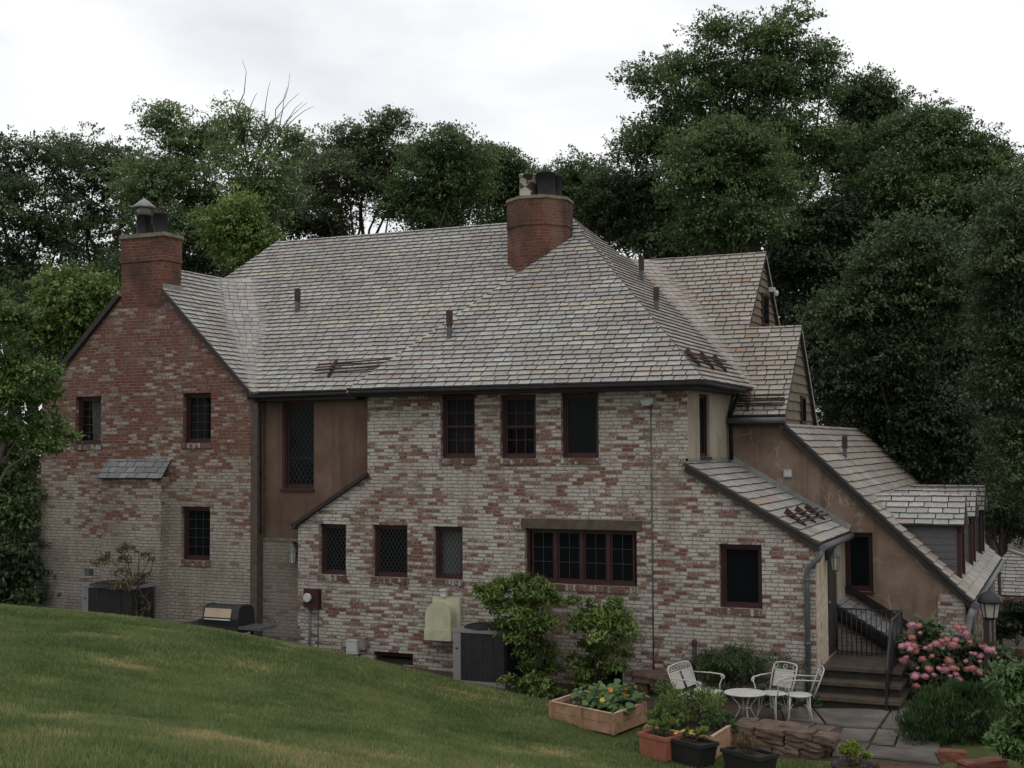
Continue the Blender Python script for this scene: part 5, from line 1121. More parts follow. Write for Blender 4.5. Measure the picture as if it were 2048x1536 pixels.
def tree(name, label, cat, base, lobes, n, leaf, mat, seed, group=None, trunk_r=.3, per=14, spread=.30, shell=.5, asp=.55, flat=.85, limbs=9, bark='bark', lean=None, dead=None, fork=.35, tintvar=.3, clump=None):
    """tree or shrub: empty at its foot > trunk (tapered, with limbs into each lobe), crown"""
    rg = np.random.default_rng(seed); base = np.array(base, float); t = empty(name, label, cat, base, 0, group)
    Lb = np.array(lobes, float); Lb[:, :3] -= base; top = Lb[:, 2].max(); cx = (Lb[:, :3] * Lb[:, 3:4]).sum(0) / Lb[:, 3].sum()
    zf = max(.2, fork * top); f0 = np.array([cx[0] * .35, cx[1] * .35, zf]); f1 = np.array([cx[0] * .8, cx[1] * .8, zf + (top - zf) * .62])
    m = MB(); limb(m, rg, (0, 0, -.3), f0, trunk_r, trunk_r * .72, .03, 9); limb(m, rg, f0, f1, trunk_r * .72, trunk_r * .22, .05, 8)
    order = np.argsort(-Lb[:, 3])[:limbs]
    for i in order: s_ = rg.uniform(.0, .8); st = f0 + (f1 - f0) * s_; limb(m, rg, st, Lb[i, :3] + rg.normal(size=3) * Lb[i, 3] * .15, trunk_r * (.45 - .25 * s_), max(.006, trunk_r * .05), .12)
    if dead:
        for (a, b) in dead:
            a, b = np.array(a) - base, np.array(b) - base; limb(m, rg, a, b, trunk_r * .16, .008, .06)
            for k in range(9): f = rg.uniform(.25, .95); s_ = a + (b - a) * f; e_ = s_ + (b - a) / np.linalg.norm(b - a) * rg.uniform(.4, 1.1) + rg.normal(size=3) * .55; limb(m, rg, s_, e_, .022, .005, .1, 5)
    m.build('trunk', bark, t)
    C, D, N, s, tt = crown(rg, Lb, n, per, spread, leaf, shell, flat, tintvar=tintvar, clump=clump); leaf_object('crown', C, D, N, s, tt, mat, t, asp)
    return t

def lobes_px(specs, w, depth=.5, seed=0, extra=7):
    """lobes given by picture position and radius, spread in real depth about distance w"""
    rg = np.random.default_rng(seed + 1000); out = []; rmax = max(s[2] for s in specs)
    for (x, y, r) in specs:
        R_ = r * w / F; dw = rg.uniform(-1, 1) * depth * rmax * w / F; ww = w + dw; p = at(x, y, ww); out.append((*p, R_ * ww / w * .72))
        for _ in range(extra):
            d = rg.normal(size=3); d /= np.linalg.norm(d); d[2] = d[2] * .6; q = p + d * R_ * rg.uniform(.6, 1.12); out.append((*q, R_ * rg.uniform(.2, .46)))
    return out

def bg_tree(label, specs, w, n, leaf, mat, seed, name='broadleaf_tree', group='trees behind the house', cat='tree', tr=.3, bx=None, ls=1.0, ex=8, **k):
    x = bx or sum(s[0] for s in specs) / len(specs)
    n = int(n * 2.3); leaf *= .60; L_ = lobes_px([(a_, b_, c_ * ls) for a_, b_, c_ in specs], w, seed=seed, extra=ex); b = at(x, 900, w); b[2] = gz(b[0], b[1]) - .1
    return tree(name, label, cat, b, L_, n, leaf, mat, seed, group, trunk_r=tr, **{'spread': .17, 'clump': .72, **k})

# --- far row on the left
bg_tree('dark broadleaf tree at the far left of the row behind the house', [(20, 330, 55), (85, 345, 60), (-40, 380, 80), (40, 440, 80), (-30, 540, 90), (60, 560, 60), (110, 470, 50)], 44, 16120, .20, 'leaf_dark', 1, shell=.45)
bg_tree('dark tree with a flat lumpy top, second from the left edge', [(150, 310, 40), (210, 325, 45), (250, 345, 45), (180, 390, 65), (250, 420, 55), (160, 480, 65), (215, 560, 65), (140, 600, 60)], 47, 15600, .20, 'leaf_dark', 2, shell=.45)
bg_tree('tall light green tree behind the left chimney with loose ragged top', [(330, 245, 34), (300, 262, 22), (405, 275, 38), (345, 305, 40), (400, 335, 50), (310, 360, 50), (360, 400, 70), (430, 300, 28), (290, 420, 40), (420, 430, 50)], 42, 14880, .18, 'leaf_pale', 3, shell=.5)
dd_ = lambda p, q, w: (at(*p, w), at(*q, w))
bg_tree('thin half-dead tree with bare grey twigs showing against the sky', [(475, 240, 20), (478, 285, 28), (455, 335, 28), (560, 300, 34), (590, 290, 18), (540, 340, 40), (490, 400, 46), (560, 400, 50)], 40, 7200, .18, 'leaf_pale', 4, bark='twig', dead=[dd_((497, 330), (468, 215), 40), dd_((500, 340), (540, 245), 40), dd_((480, 300), (498, 235), 40), dd_((505, 350), (560, 268), 40)], shell=.4)
bg_tree('tall bronze-green tree with rounded crown midway between the two chimneys', [(765, 262, 32), (700, 290, 36), (655, 315, 32), (740, 320, 55), (690, 370, 70), (770, 390, 60), (640, 400, 50), (820, 330, 36)], 46, 18200, .19, 'leaf_bronze', 5)
bg_tree('dense green tree left of the main chimney with spiky top', [(860, 310, 36), (905, 300, 34), (930, 330, 40), (850, 360, 60), (920, 390, 65), (830, 420, 60), (880, 460, 60)], 44, 20800, .18, 'leaf_mid', 6)
bg_tree('green tree directly behind the main chimney', [(985, 330, 34), (1020, 355, 36), (970, 385, 60), (1030, 420, 55), (1090, 385, 36), (1010, 470, 50)], 48, 20000, .19, 'leaf_mid', 7)
bg_tree('small-crowned tree showing just right of the chimney pots', [(1145, 338, 22), (1190, 360, 24), (1120, 370, 26), (1160, 400, 44), (1210, 410, 40), (1140, 460, 50), (1220, 470, 50)], 46, 18000, .19, 'leaf_mid', 8)
bg_tree('dark tree filling the gap between the left chimney and the main roof', [(560, 450, 55), (600, 380, 45), (620, 470, 50), (540, 420, 40), (590, 340, 30), (660, 450, 45)], 49, 10800, .20, 'leaf_dark', 9)
bg_tree('young yellow-green tree rising behind the left end of the main ridge', [(480, 425, 18), (452, 452, 18), (508, 448, 16), (475, 470, 24), (515, 490, 18), (440, 480, 18), (478, 515, 24), (500, 540, 22)], 36, 6500, .17, 'leaf_light', 10, tr=.14, ls=.62, ex=3)
bg_tree('low dark tree behind the left chimney stack', [(380, 470, 60), (320, 500, 55), (420, 520, 50), (300, 560, 60), (380, 560, 50)], 40, 9600, .19, 'leaf_dark', 11)
bg_tree('dark tree low at the far left, beyond the light green one', [(20, 880, 70), (-20, 960, 80), (60, 800, 60), (40, 640, 80), (120, 650, 60), (190, 560, 60), (30, 760, 80), (-40, 600, 80), (230, 600, 50)], 42, 15399, .20, 'leaf_dark', 12)
bg_tree('light green maple beside the left gable roof', [(150, 580, 30), (115, 610, 32), (185, 600, 30), (95, 655, 34), (150, 650, 46), (120, 700, 40), (190, 640, 26), (80, 690, 22)], 36, 12000, .22, 'leaf_light', 13, name='young_maple', tr=.12)
# --- tall trees on the right
bg_tree('tallest tree of the picture with a ragged sprig at its top', [(1588, 38, 24), (1570, 75, 22), (1440, 75, 36), (1500, 85, 40), (1560, 120, 40), (1630, 130, 38), (1420, 140, 44), (1350, 155, 38), (1290, 165, 26), (1272, 200, 16), (1330, 195, 30), (1480, 160, 56), (1550, 190, 70), (1640, 190, 46), (1400, 210, 56), (1340, 250, 40), (1270, 285, 26), (1260, 320, 34), (1480, 260, 76), (1580, 280, 80), (1320, 310, 56), (1400, 320, 66), (1560, 380, 90), (1650, 300, 56)], 42, 50000, .19, 'leaf_mid', 14, tr=.55, limbs=22, shell=.4, ls=.72, ex=4, clump=.8)
bg_tree('vine-covered tree with two pale green humps in front of the tallest tree', [(1430, 290, 40), (1395, 320, 36), (1490, 300, 40), (1520, 330, 34), (1370, 370, 46), (1440, 370, 60), (1520, 400, 56), (1480, 460, 70), (1400, 460, 60)], 37, 30000, .17, 'leaf_mid', 15, tr=.3, ls=.86, ex=9)
bg_tree('dark tree right of the tallest tree, with a pointed shoulder', [(1735, 190, 36), (1700, 215, 34), (1770, 215, 34), (1740, 260, 60), (1690, 300, 56), (1790, 280, 46), (1720, 360, 70)], 46, 26000, .19, 'leaf_dark', 16, ls=.8)
bg_tree('wide round-headed tree at the upper right', [(1850, 255, 44), (1800, 290, 46), (1900, 275, 44), (1950, 320, 46), (1860, 330, 70), (1780, 370, 66), (1980, 345, 44), (2010, 375, 40), (1930, 400, 80), (1840, 430, 80), (1990, 440, 60), (1760, 460, 60)], 41, 44000, .18, 'leaf_mid', 17, tr=.45, limbs=14, ls=.84)
bg_tree('mid green tree cut by the right edge', [(2035, 410, 40), (2070, 470, 60), (2010, 490, 40), (2040, 560, 60), (2000, 640, 50), (2050, 680, 60), (1990, 560, 30), (2040, 780, 60), (2060, 880, 60), (2050, 980, 50)], 28, 26000, .16, 'leaf_dark', 18, tr=.2, bx=2180, ls=.85, ex=6)
bg_tree('leafy understory tree right of the upper gable', [(1815, 500, 34), (1870, 520, 34), (1770, 550, 44), (1840, 570, 60), (1900, 600, 46), (1760, 620, 56), (1840, 660, 66), (1700, 640, 44), (1790, 720, 60)], 33, 30000, .17, 'leaf_dark', 19, tr=.22, ls=.85, ex=6, clump=.9)
bg_tree('dark tree behind the clapboard gables', [(1620, 470, 60), (1680, 440, 56), (1600, 560, 60), (1680, 560, 66), (1640, 660, 60), (1720, 720, 60), (1660, 760, 50)], 40, 26000, .20, 'leaf_shaded', 20)
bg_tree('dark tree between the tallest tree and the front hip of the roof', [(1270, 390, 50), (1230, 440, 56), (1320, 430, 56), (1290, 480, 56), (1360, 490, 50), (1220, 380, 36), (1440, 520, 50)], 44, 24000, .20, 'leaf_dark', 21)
bg_tree('dark tree filling the right background above the dormers', [(1880, 740, 76), (1960, 700, 76), (1800, 800, 70), (1890, 840, 76), (1980, 810, 76), (1760, 800, 50), (2040, 780, 60)], 36, 30000, .19, 'leaf_shaded', 22)
bg_tree('shadowy tree under the wide round-headed one', [(1700, 420, 60), (1800, 470, 60), (1880, 480, 60), (1950, 520, 60), (1740, 530, 60), (1960, 600, 60), (1900, 660, 50), (2020, 330, 20)], 47, 28000, .20, 'leaf_shaded', 23)
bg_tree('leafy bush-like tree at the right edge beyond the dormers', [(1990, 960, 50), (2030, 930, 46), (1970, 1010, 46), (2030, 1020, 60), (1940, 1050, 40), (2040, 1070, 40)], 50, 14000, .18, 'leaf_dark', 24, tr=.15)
bg_tree('dark hedge-like tree low behind the right wing', [(1700, 850, 70), (1780, 900, 70), (1860, 930, 70), (1840, 1010, 60), (1920, 900, 60), (1900, 1000, 60)], 43, 22000, .20, 'leaf_shaded', 25, tr=.2)
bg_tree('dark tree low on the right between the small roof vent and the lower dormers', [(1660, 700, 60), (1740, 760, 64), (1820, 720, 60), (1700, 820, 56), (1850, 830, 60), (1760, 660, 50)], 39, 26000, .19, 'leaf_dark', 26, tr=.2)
bg_tree('broad dark tree in the right background below the round-headed tree', [(1880, 640, 60), (1960, 680, 60), (1900, 740, 64), (1990, 780, 60), (1830, 620, 50), (1950, 860, 60)], 38, 26000, .19, 'leaf_shaded', 27, tr=.2)
bg_tree('dark leafy tree low at the right edge above the outbuilding', [(1990, 880, 60), (2040, 950, 60), (1950, 940, 56), (2020, 1030, 50), (1930, 850, 50), (2080, 850, 60)], 52, 22000, .22, 'leaf_shaded', 28, tr=.2)
bg_tree('low dark tree just behind the ridge of the steep right roof', [(1700, 790, 50), (1770, 800, 56), (1840, 830, 56), (1900, 880, 50), (1800, 900, 56), (1740, 880, 44), (1860, 950, 50), (1930, 950, 40)], 33, 26000, .17, 'leaf_shaded', 29, tr=.08)
# deeper wood
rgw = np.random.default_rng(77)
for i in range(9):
    x = 1330 + i * 92; y = 480 + 60 * (i % 3); bg_tree('dark tree deep in the wood behind the right wing, in deep shade', [(x, y, 80), (x + 50, y + 110, 80), (x - 50, y + 130, 80), (x, y + 250, 80)], 56 + 2 * (i % 3), 12000, .26, 'leaf_shaded', 300 + i, group='shaded trees deep in the wood', tr=.3)
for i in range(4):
    x = -20 + i * 160; y = 500 + 40 * (i % 2); bg_tree('dark tree deep in the wood behind the left gable, in deep shade', [(x, y, 60), (x + 40, y + 80, 60), (x - 40, y + 90, 60), (x, y + 170, 70)], 55 + 2 * (i % 3), 8000, .25, 'leaf_shaded', 330 + i, group='shaded trees deep in the left wood', tr=.3)

# --- nearer greenery at the left edge
b = at(-60, 1180, 24); b[2] = gz(b[0], b[1])
tree('foreground_tree', 'leafy tree reaching in from the left edge over the corner of the gable', 'tree', b, lobes_px([(25, 735, 36), (80, 755, 32), (15, 800, 42), (80, 815, 32), (100, 860, 26), (50, 870, 36), (130, 885, 16), (10, 680, 24), (-40, 760, 50), (0, 600, 22), (20, 640, 20), (-30, 860, 40), (95, 895, 18)], 24, .5, 41, 3), 21000, .085, 'leaf_fresh', 41, trunk_r=.11, per=12, spread=.12, limbs=12, shell=.35, bark='twig')
b = PY(20, 1210, .6); b[2] = gz(b[0], b[1]); tree('laurel_bush', 'bright green bush at the left corner of the house under the overhanging tree', 'bush', b, lobes_px([(0, 905, 36), (-15, 870, 30), (25, 920, 26), (20, 960, 36), (55, 990, 26), (10, 1030, 46), (50, 1060, 30), (-30, 980, 50)], 28.5, .4, 42, 2), 12000, .12, 'leaf_mid', 42, trunk_r=.06, per=10, spread=.15, limbs=7, fork=.1)
b = PY(40, 1215, .1); b[2] = gz(b[0], b[1]); tree('dark_shrub', 'dark shrub low at the left corner of the house', 'bush', b, lobes_px([(20, 1110, 56), (55, 1150, 36), (0, 1180, 50), (60, 1195, 26), (-40, 1150, 60)], 28, .4, 43, 2), 12000, .11, 'leaf_dark', 43, trunk_r=.05, per=10, spread=.14, limbs=7, fork=.1)

# --- shrubs along the wall
b = PY(275, 1240, -.9); b[2] = gz(b[0], b[1]); L_ = [(*PY(x, y, -.9 + .3 * math.sin(i * 2.1)), r * 26 / F) for i, (x, y, r) in enumerate([(215, 1120, 10), (235, 1150, 12), (255, 1110, 12), (275, 1100, 10), (300, 1115, 12), (312, 1105, 8), (225, 1180, 10), (290, 1160, 8), (250, 1175, 12), (310, 1170, 6), (270, 1215, 12), (295, 1230, 12)])]
tree('leggy_shrub', 'leggy half-bare shrub growing between the left-hand air conditioner and the wall', 'bush', b, L_, 1500, .10, 'leaf_dry', 44, trunk_r=.045, per=7, spread=.07, limbs=12, fork=.06, asp=.35)
for bx_, nm_, sd_, n_, lob in ((1060, 'large green shrub with bright leaf tips beside the right-hand air conditioner', 45, 10500, [(985, 1190, 24), (1030, 1175, 26), (1070, 1185, 28), (1000, 1222, 32), (1050, 1225, 36), (1090, 1210, 24), (1030, 1260, 30), (1075, 1270, 28), (1095, 1305, 22), (1080, 1345, 24), (1060, 1310, 22), (1100, 1250, 20)]),
                               (1185, 'smaller upright green shrub over the dark cellar opening, below the four-light window', 145, 6500, [(1165, 1210, 18), (1205, 1232, 32), (1238, 1260, 28), (1195, 1268, 32), (1180, 1300, 22), (1232, 1300, 22), (1160, 1250, 16), (1215, 1325, 16), (1190, 1345, 22), (1160, 1340, 18), (1235, 1340, 16), (1175, 1375, 16)])):
    b = PY(bx_, 1385, -1.0); b[2] = gz(b[0], b[1]); L_ = [(*PY(x, y, -1.05 + .3 * math.sin(i * 1.7)), r * 22 / F) for i, (x, y, r) in enumerate(lob)]
    tree('rhododendron', nm_, 'bush', b, L_, n_, .105, 'leaf_shrub', sd_, trunk_r=.035, per=9, spread=.09, limbs=len(lob), shell=.3, fork=.08, asp=.34, clump=.15)
b = PY(1450, 1370, -.35); b[2] = 0; L_ = [(*PY(x, y, -.4 + .2 * math.sin(i * 1.9)), r * 21.5 / F) for i, (x, y, r) in enumerate([(1420, 1330, 24), (1460, 1325, 28), (1500, 1335, 28), (1440, 1355, 26), (1490, 1365, 30), (1550, 1345, 22), (1580, 1355, 16), (1400, 1350, 16)])]
tree('fern_clump', 'soft dark green fern clump at the foot of the wall behind the white chairs', 'fern', b, L_, 4800, .09, 'leaf_fine', 46, trunk_r=.015, per=10, spread=.09, limbs=8, fork=.05, asp=.22)
b = PY(1045, 1385, -1.5); b[2] = gz(b[0], b[1]); L_ = [(*PY(x, y, -1.5 + .2 * math.sin(i * 1.9)), r * 21 / F) for i, (x, y, r) in enumerate([(1020, 1372, 16), (1045, 1365, 20), (1075, 1372, 18), (1060, 1382, 18), (1100, 1385, 14)])]
tree('ground_cover_plant', 'low leafy plants at the edge of the lawn below the large shrub', 'plant', b, L_, 1800, .075, 'leaf_shrub', 47, trunk_r=.01, per=8, spread=.06, limbs=5, fork=.05)
b = PZ(1600, 1425, 0); L_ = [(b[0] + dx, b[1] + .25 + dy, dz, r) for dx, dy, dz, r in ((-.3, 0, .1, .12), (-.1, .1, .12, .12), (.1, .05, .08, .1), (-.5, .1, .12, .12))]
tree('ground_cover_plant', 'low green plants on the ground under the white chairs', 'plant', b, L_, 900, .07, 'leaf_fine', 48, trunk_r=.01, per=8, spread=.05, limbs=4, fork=.05)
b = at(2030, 1290, 33); b[2] = gz(b[0], b[1]); tree('ivy_bank', 'dark leafy plants at the right edge between the retaining wall and the outbuilding', 'bush', b, lobes_px([(2010, 1245, 22), (2035, 1255, 24), (2055, 1240, 28), (2000, 1265, 16), (2040, 1222, 18), (2015, 1275, 16), (2050, 1275, 20)], 33, .4, 149, 2), 5000, .11, 'leaf_shaded', 149, trunk_r=.03, per=9, spread=.1, limbs=6, fork=.1)
# feathery evergreen shrub
w0 = 19.0; b = at(1925, 1480, 18.7); b[2] = 0; rgf = np.random.default_rng(49); sp = [(1850, 1440, 46), (1900, 1420, 52), (1960, 1425, 52), (2000, 1460, 46), (1870, 1490, 50), (1930, 1490, 60), (1900, 1395, 34), (1950, 1395, 34), (1990, 1500, 50), (1840, 1480, 26), (1870, 1520, 46), (1940, 1525, 50), (1990, 1525, 40)]
t = empty('feathery_shrub', 'fine-needled dark green shrub in front of the pink hydrangea', 'bush', (b[0], b[1], 0)); L_ = np.array(lobes_px(sp, w0 - .6, .4, 49, 2)); L_[:, :3] -= b
C, D, N, s, tt = crown(rgf, L_, 30000, 16, .07, .085, .3, .9); D = D * .5 + np.array([0, 0, .9]); leaf_object('crown', C, D, N, s, tt, 'leaf_fine', t, .16)
m = MB(); [limb(m, rgf, (0, 0, 0), q[:3], .02, .006) for q in L_[::2]]; m.build('stems', 'bark', t)
b = at(2050, 1500, 16.5); b[2] = 0; L_ = lobes_px([(2030, 1360, 26), (2045, 1390, 30), (2010, 1375, 14), (2020, 1455, 24), (2045, 1470, 30), (2000, 1480, 16), (2030, 1500, 26), (2050, 1430, 24)], 16.5, .4, 50, 1)
tree('broadleaf_evergreen', 'glossy broad-leaved evergreen shrub at the lower right edge', 'bush', b, L_, 3600, .12, 'leaf_round', 50, trunk_r=.012, per=9, spread=.08, limbs=5, fork=.1, asp=.32)
# hydrangea
w0 = 21.5; b = at(1900, 1390, w0); b[2] = 0; t = empty('hydrangea', 'hydrangea bush covered in pink and coral flower heads right of the steps', 'flowering bush', b)
sp = [(1840, 1300, 30), (1880, 1330, 34), (1930, 1320, 36), (1975, 1330, 34), (1860, 1365, 36), (1910, 1370, 36), (1960, 1370, 34), (1990, 1360, 26), (1920, 1285, 24), (1850, 1270, 14)]
L_ = np.array(lobes_px(sp, w0, .4, 51, 2)); L_[:, :3] -= b; rgh = np.random.default_rng(51); C, D, N, s, tt = crown(rgh, L_, 6500, 9, .08, .12, .4, .9); leaf_object('crown', C, D, N, s, tt, 'leaf_dark', t, .6)
m = MB(); [limb(m, rgh, (0, 0, 0), q[:3], .015, .006) for q in L_[::2]]; m.build('stems', 'bark', t)
def blossom(seed, r, mat):
    rb_ = np.random.default_rng(seed); m = MB(); k_ = 46
    for i in range(k_):
        z = 1 - 2 * (i + .5) / k_; a = i * 2.39996; d = np.array([math.cos(a) * math.sqrt(1 - z * z), math.sin(a) * math.sqrt(1 - z * z), z * .8]); d = d + rb_.normal(size=3) * .08; c = d * r
        u_ = np.cross(d, [0.3, 0.5, 0.8]); u_ /= np.linalg.norm(u_); v_ = np.cross(d, u_); q = r * .30
        for s_ in (0, 1): e1, e2 = (u_, v_) if s_ == 0 else ((u_ + v_) / 1.41, (u_ - v_) / 1.41); m.poly([c + e1 * q + d * .012, c + e2 * q * .45, c - e1 * q + d * .012, c - e2 * q * .45])
    m.lathe([(r * .1, -r * .68), (r * .6, -r * .5), (r * .86, 0), (r * .6, r * .5), (r * .1, r * .68)], (0, 0, 0), 12); return m.build('flower_head', mat, t, fixn=False)
heads = [(1823, 1250), (1838, 1252), (1824, 1275), (1815, 1290), (1840, 1266), (1820, 1298), (1832, 1303), (1828, 1292), (1803, 1292), (1812, 1315), (1806, 1322), (1845, 1318), (1835, 1336), (1830, 1352), (1850, 1353), (1858, 1338), (1864, 1312), (1850, 1296), (1862, 1292), (1872, 1288), (1884, 1282), (1894, 1280), (1902, 1288), (1912, 1280), (1920, 1262), (1915, 1255), (1928, 1256), (1932, 1268), (1934, 1276), (1940, 1284), (1906, 1291), (1898, 1322), (1888, 1330), (1890, 1340), (1905, 1336), (1915, 1338), (1912, 1348), (1900, 1352), (1932, 1322), (1934, 1338), (1945, 1337), (1960, 1323), (1942, 1306), (1950, 1308), (1962, 1293), (1970, 1294), (1977, 1300), (1984, 1300), (1990, 1306), (1996, 1316), (1990, 1332), (2000, 1343), (1996, 1352), (1985, 1360), (2004, 1362), (1990, 1362), (1960, 1344), (1868, 1350), (1878, 1337), (1920, 1360), (1833, 1372), (1962, 1312)]
hm_ = [blossom(1, .070, 'petal_pink'), blossom(2, .074, 'petal_coral')]
rgx = random.Random(6)
for i, (x, y) in enumerate(heads):
    o = hm_[i] if i < 2 else hm_[1 if (math.sin(i * 1.3) + rgx.uniform(-.6, .6)) > 0 else 0].copy()
    if i >= 2: COL.objects.link(o); o.parent = t
    q = at(x, y, w0 - .75 + rgx.uniform(-.25, .35)) - b; o.location = q; s_ = rgx.uniform(.42, 1.05); o.scale = (s_, s_, s_ * .9); o.rotation_euler = (rgx.uniform(-.5, .5), rgx.uniform(-.5, .5), rgx.uniform(0, 6))

# --- plants in beds and pots
def potplant(name, label, c, z, R_, H, n, leaf, mat, seed, asp=.4, flowers=None, up=.4, per=8):
    rg = np.random.default_rng(seed); t = empty(name, label, 'plant', (c[0], c[1], z)); L_ = []
    for i in range(12): a = rg.uniform(0, 6.28); rr = R_ * math.sqrt(rg.random()) * .8; L_.append((rr * math.cos(a), rr * math.sin(a), H * rg.uniform(.3, .75), R_ * rg.uniform(.25, .45)))
    C, D, N, s, tt = crown(rg, L_, n, per, R_ * .10, leaf, .3, .8, droop=-up); C[:, 2] = np.maximum(C[:, 2], .02); leaf_object('leaves', C, D, N, s, tt, mat, t, asp)
    m = MB(); [limb(m, rg, (q[0] * .4, q[1] * .4, 0), q[:3], .008, .004) for q in L_]; m.build('stems', 'bark', t)
    if flowers:
        mat_, k_, r_ = flowers
        for i in range(k_):
            q = L_[i % 12]; m = MB(); d = unit(rg, 1)[0]; d[2] = abs(d[2]) + .3
            for j in range(7): a = j * .898; m.poly([(0, 0, 0), (r_ * math.cos(a - .35), r_ * math.sin(a - .35), .01), (r_ * 1.15 * math.cos(a), r_ * 1.15 * math.sin(a), .0), (r_ * math.cos(a + .35), r_ * math.sin(a + .35), .01)])
            o = m.build('flower', mat_ if isinstance(mat_, str) else mat_[i % len(mat_)], t, fixn=False); o.location = np.array(q[:3]) + d / np.linalg.norm(d) * q[3] * 1.02; o.rotation_euler = (rg.uniform(.2, 1.0), rg.uniform(-.4, .4), 0)
    return t
c1 = np.mean(np.array(pl1), 0)
def disc_plant(name, label, c, z, pts, n, r, seed, mat, flowers):
    rg = np.random.default_rng(seed); t = empty(name, label, 'plant', (c[0], c[1], z)); m = MB()
    for i in range(n):
        q = pts[rg.integers(len(pts))]; p = np.array([q[0], q[1], q[2]]) + rg.normal(size=3) * np.array([.16, .16, .07]); p[2] = max(.05, p[2]); nn = unit(rg, 1)[0] * .5 + np.array([.0, -.25, 1.0]); nn /= np.linalg.norm(nn); u_ = np.cross(nn, [1, .2, 0]); u_ /= np.linalg.norm(u_); v_ = np.cross(nn, u_); rr = r * rg.uniform(.6, 1.25); P = [p + (u_ * math.cos(a) + v_ * math.sin(a)) * rr * (1 + .12 * math.sin(3 * a + i)) + nn * .01 * math.sin(2 * a) for a in np.linspace(0, 2 * math.pi, 9)[:-1]]
        m.poly(P, tint=float(np.clip(rg.normal(.5, .25), 0, 1)))
    m.build('leaves', mat, t, fixn=False); m = MB()
    for q in pts: limb(m, rg, (q[0] * .6, q[1] * .6, 0), q[:3], .007, .004)
    m.build('stems', 'bark', t)
    for i in range(flowers):
        q = pts[rg.integers(len(pts))]; fm = MB(); r_ = .035
        for j in range(5): a = j * 1.2566; fm.poly([(0, 0, 0), (r_ * math.cos(a - .5), r_ * math.sin(a - .5), .015), (r_ * 1.2 * math.cos(a), r_ * 1.2 * math.sin(a), .012), (r_ * math.cos(a + .5), r_ * math.sin(a + .5), .015)])
        o = fm.build('flower', ('petal_orange', 'petal_yellow', 'petal_red')[i % 3], t, fixn=False); o.location = (q[0] + rg.uniform(-.15, .15), q[1] - .14 + rg.uniform(-.05, .05), q[2] + rg.uniform(.02, .14)); o.rotation_euler = (.9, 0, rg.uniform(0, 6))
disc_plant('nasturtium', 'round-leaved nasturtiums with a few orange flowers in the square cedar bed', c1, .28, [(-.1, .35, .15), (.1, .2, .2), (.3, .0, .24), (.42, -.12, .2), (.25, -.3, .14), (.48, -.2, .05), (.05, .0, .12), (-.25, .25, .08), (.4, .15, .2)], 330, .055, 60, 'leaf_round', 7)
c2 = np.mean(np.array(pl2), 0)
potplant('herb_plant', 'feathery green herb growing tall at the back of the second cedar bed', (c2[0] + .02, c2[1] + .22), .26, .50, .52, 5200, .05, 'leaf_shrub', 61, .3, ('petal_yellow', 3, .02))
potplant('lettuce_plant', 'pale leafy plants at the front left of the second cedar bed', (c2[0] - .28, c2[1] - .05), .26, .34, .26, 1600, .06, 'leaf_light', 62, .5)
potplant('squash_plant', 'grey-green trailing plant over the right corner of the second cedar bed', (c2[0] + .45, c2[1] + .05), .26, .26, .22, 800, .075, 'leaf_round', 63, .5)
def on(o, dz): return (o.location[0], o.location[1]), o.location[2] + dz
p, z = on(POT1, .27); potplant('pot_shoots', 'fresh green shoots in the terracotta pot', p, z, .24, .24, 1100, .06, 'leaf_light', 64, .3, up=.9)
p, z = on(POT2, .25); potplant('marigold_plant', 'thin green plants with yellow flowers in the black planter', p, z, .20, .22, 650, .055, 'leaf_shrub', 65, .3, ('petal_yellow', 6, .03))
p, z = on(POT3, .25); potplant('dry_plant', 'dry brown stalks in the dark trough by the stone wall', p, z, .22, .26, 900, .07, 'leaf_dry', 66, .14, up=1.2)
p, z = on(POT4, .28); potplant('golden_plant', 'yellow-green leafy plant in the round pot at the bottom edge', p, z, .20, .34, 900, .07, 'leaf_lime', 67, .4)
p, z = on(POT4, .27); potplant('trailing_plant', 'pale grey trailing plant spilling from the right side of the round pot', (p[0] + .24, p[1] - .05), z - .02, .13, .10, 240, .05, 'leaf_dry', 68, .3)

# ================================================================== grass
rgg = np.random.default_rng(90)
def vnoise(x, y, s, seed):
    rr = np.random.default_rng(seed); G = rr.random((64, 64)); X = x / s; Y = y / s; i = np.floor(X).astype(int); j = np.floor(Y).astype(int); f = X - i; g = Y - j; f = f * f * (3 - 2 * f); g = g * g * (3 - 2 * g)
    a = G[i % 64, j % 64]; b_ = G[(i + 1) % 64, j % 64]; c = G[i % 64, (j + 1) % 64]; d = G[(i + 1) % 64, (j + 1) % 64]; return (a * (1 - f) + b_ * f) * (1 - g) + (c * (1 - f) + d * f) * g
NB = 1500000
X = rgg.uniform(-19, 3.2, NB); Y = rgg.uniform(-17.5, -.3, NB)
dx, dy = X - CAM[0], Y - CAM[1]; wd = dx * FWD[0] + dy * FWD[1]; lat = dx * _r0[0] + dy * _r0[1]
keep = (wd > 6.5) & (np.abs(lat) < wd * .47 + .8) & (rgg.random(NB) < np.clip((9.5 / np.maximum(wd, 1)) ** 1.3, 0, 1))
edge = .22 * np.sin(X * 2.3) + .12 * np.sin(X * 5.1 + 1)
keep &= ~((X > -3.0) & (Y > -2.6 + edge)) & ~((X > -1.75) & (Y > -4.05) & (X < .85)) & ~((X > .82 + edge * .5)) & ~((Y > -1.75 + edge) & (X > -5.2)) & ~((Y > -.8) & (X > -7.5)) & ~((Y > -.75))
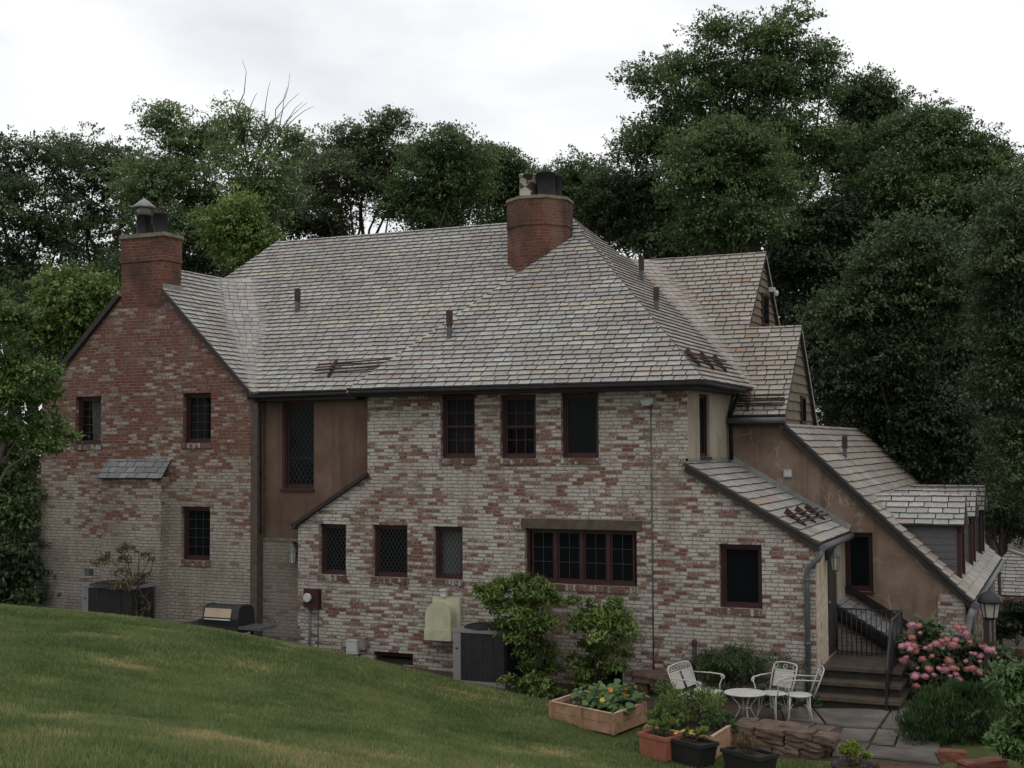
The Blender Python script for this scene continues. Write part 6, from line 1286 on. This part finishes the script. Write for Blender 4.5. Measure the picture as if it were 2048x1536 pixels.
def inq(P, x, y):
    s_ = np.ones(len(x), bool); P = np.array(P)
    ar = sum(P[i][0] * P[(i + 1) % 4][1] - P[(i + 1) % 4][0] * P[i][1] for i in range(4))
    for i in range(4): a, b_ = P[i], P[(i + 1) % 4]; cr = (b_[0] - a[0]) * (y - a[1]) - (b_[1] - a[1]) * (x - a[0]); s_ &= (cr * np.sign(ar) > 0)
    return s_
keep &= ~inq(pl1, X, Y) & ~inq(pl2, X, Y)
X, Y, wd = X[keep], Y[keep], wd[keep]; n = len(X); Z = ground(X, Y) if n < 20000 else np.concatenate([ground(a, b_) for a, b_ in zip(np.array_split(X, 40), np.array_split(Y, 40))])
big = vnoise(X, Y, 1.7, 1) * .36 + vnoise(X, Y, .6, 2) * .38 + vnoise(X, Y, .22, 3) * .26; dryp = vnoise(X + 30, Y, 1.1, 4) * .6 + vnoise(X, Y + 30, .35, 5) * .4
tint = .42 + (big - .5) * 1.25 + rgg.normal(size=n) * .15 + np.clip((dryp - .61) * 4.5, 0, 1) * .45
hh = .040 * (.55 + .5 * big + .55 * vnoise(X, Y, .09, 7)) * rgg.uniform(.6, 1.3, n) * np.where(dryp > .66, .7, 1); wdt = np.clip(.0036 * wd / 9, .004, .012) * rgg.uniform(.7, 1.3, n)
az = rgg.uniform(0, 2 * np.pi, n); ln = rgg.uniform(.15, .95, n) * hh; la_ = rgg.uniform(0, 2 * np.pi, n)
V = np.empty((n, 3, 3)); sx_, sy_ = np.cos(az) * wdt, np.sin(az) * wdt
V[:, 0] = np.c_[X - sx_, Y - sy_, Z - .004]; V[:, 1] = np.c_[X + sx_, Y + sy_, Z - .004]; V[:, 2] = np.c_[X + np.cos(la_) * ln, Y + np.sin(la_) * ln, Z + hh]
me = bpy.data.meshes.new('grass'); me.vertices.add(3 * n); me.vertices.foreach_set('co', V.ravel()); me.loops.add(3 * n); me.loops.foreach_set('vertex_index', np.arange(3 * n, dtype=np.int32)); me.polygons.add(n); me.polygons.foreach_set('loop_start', np.arange(0, 3 * n, 3, dtype=np.int32)); me.polygons.foreach_set('loop_total', np.full(n, 3, np.int32))
a = me.attributes.new('tint', 'FLOAT', 'FACE'); a.data.foreach_set('value', np.clip(tint, 0, 1).astype(np.float32)); me.materials.append(MATS['grass']); me.update(calc_edges=True)
link('grass', me, kind='stuff', label='short mown grass with dry patches')
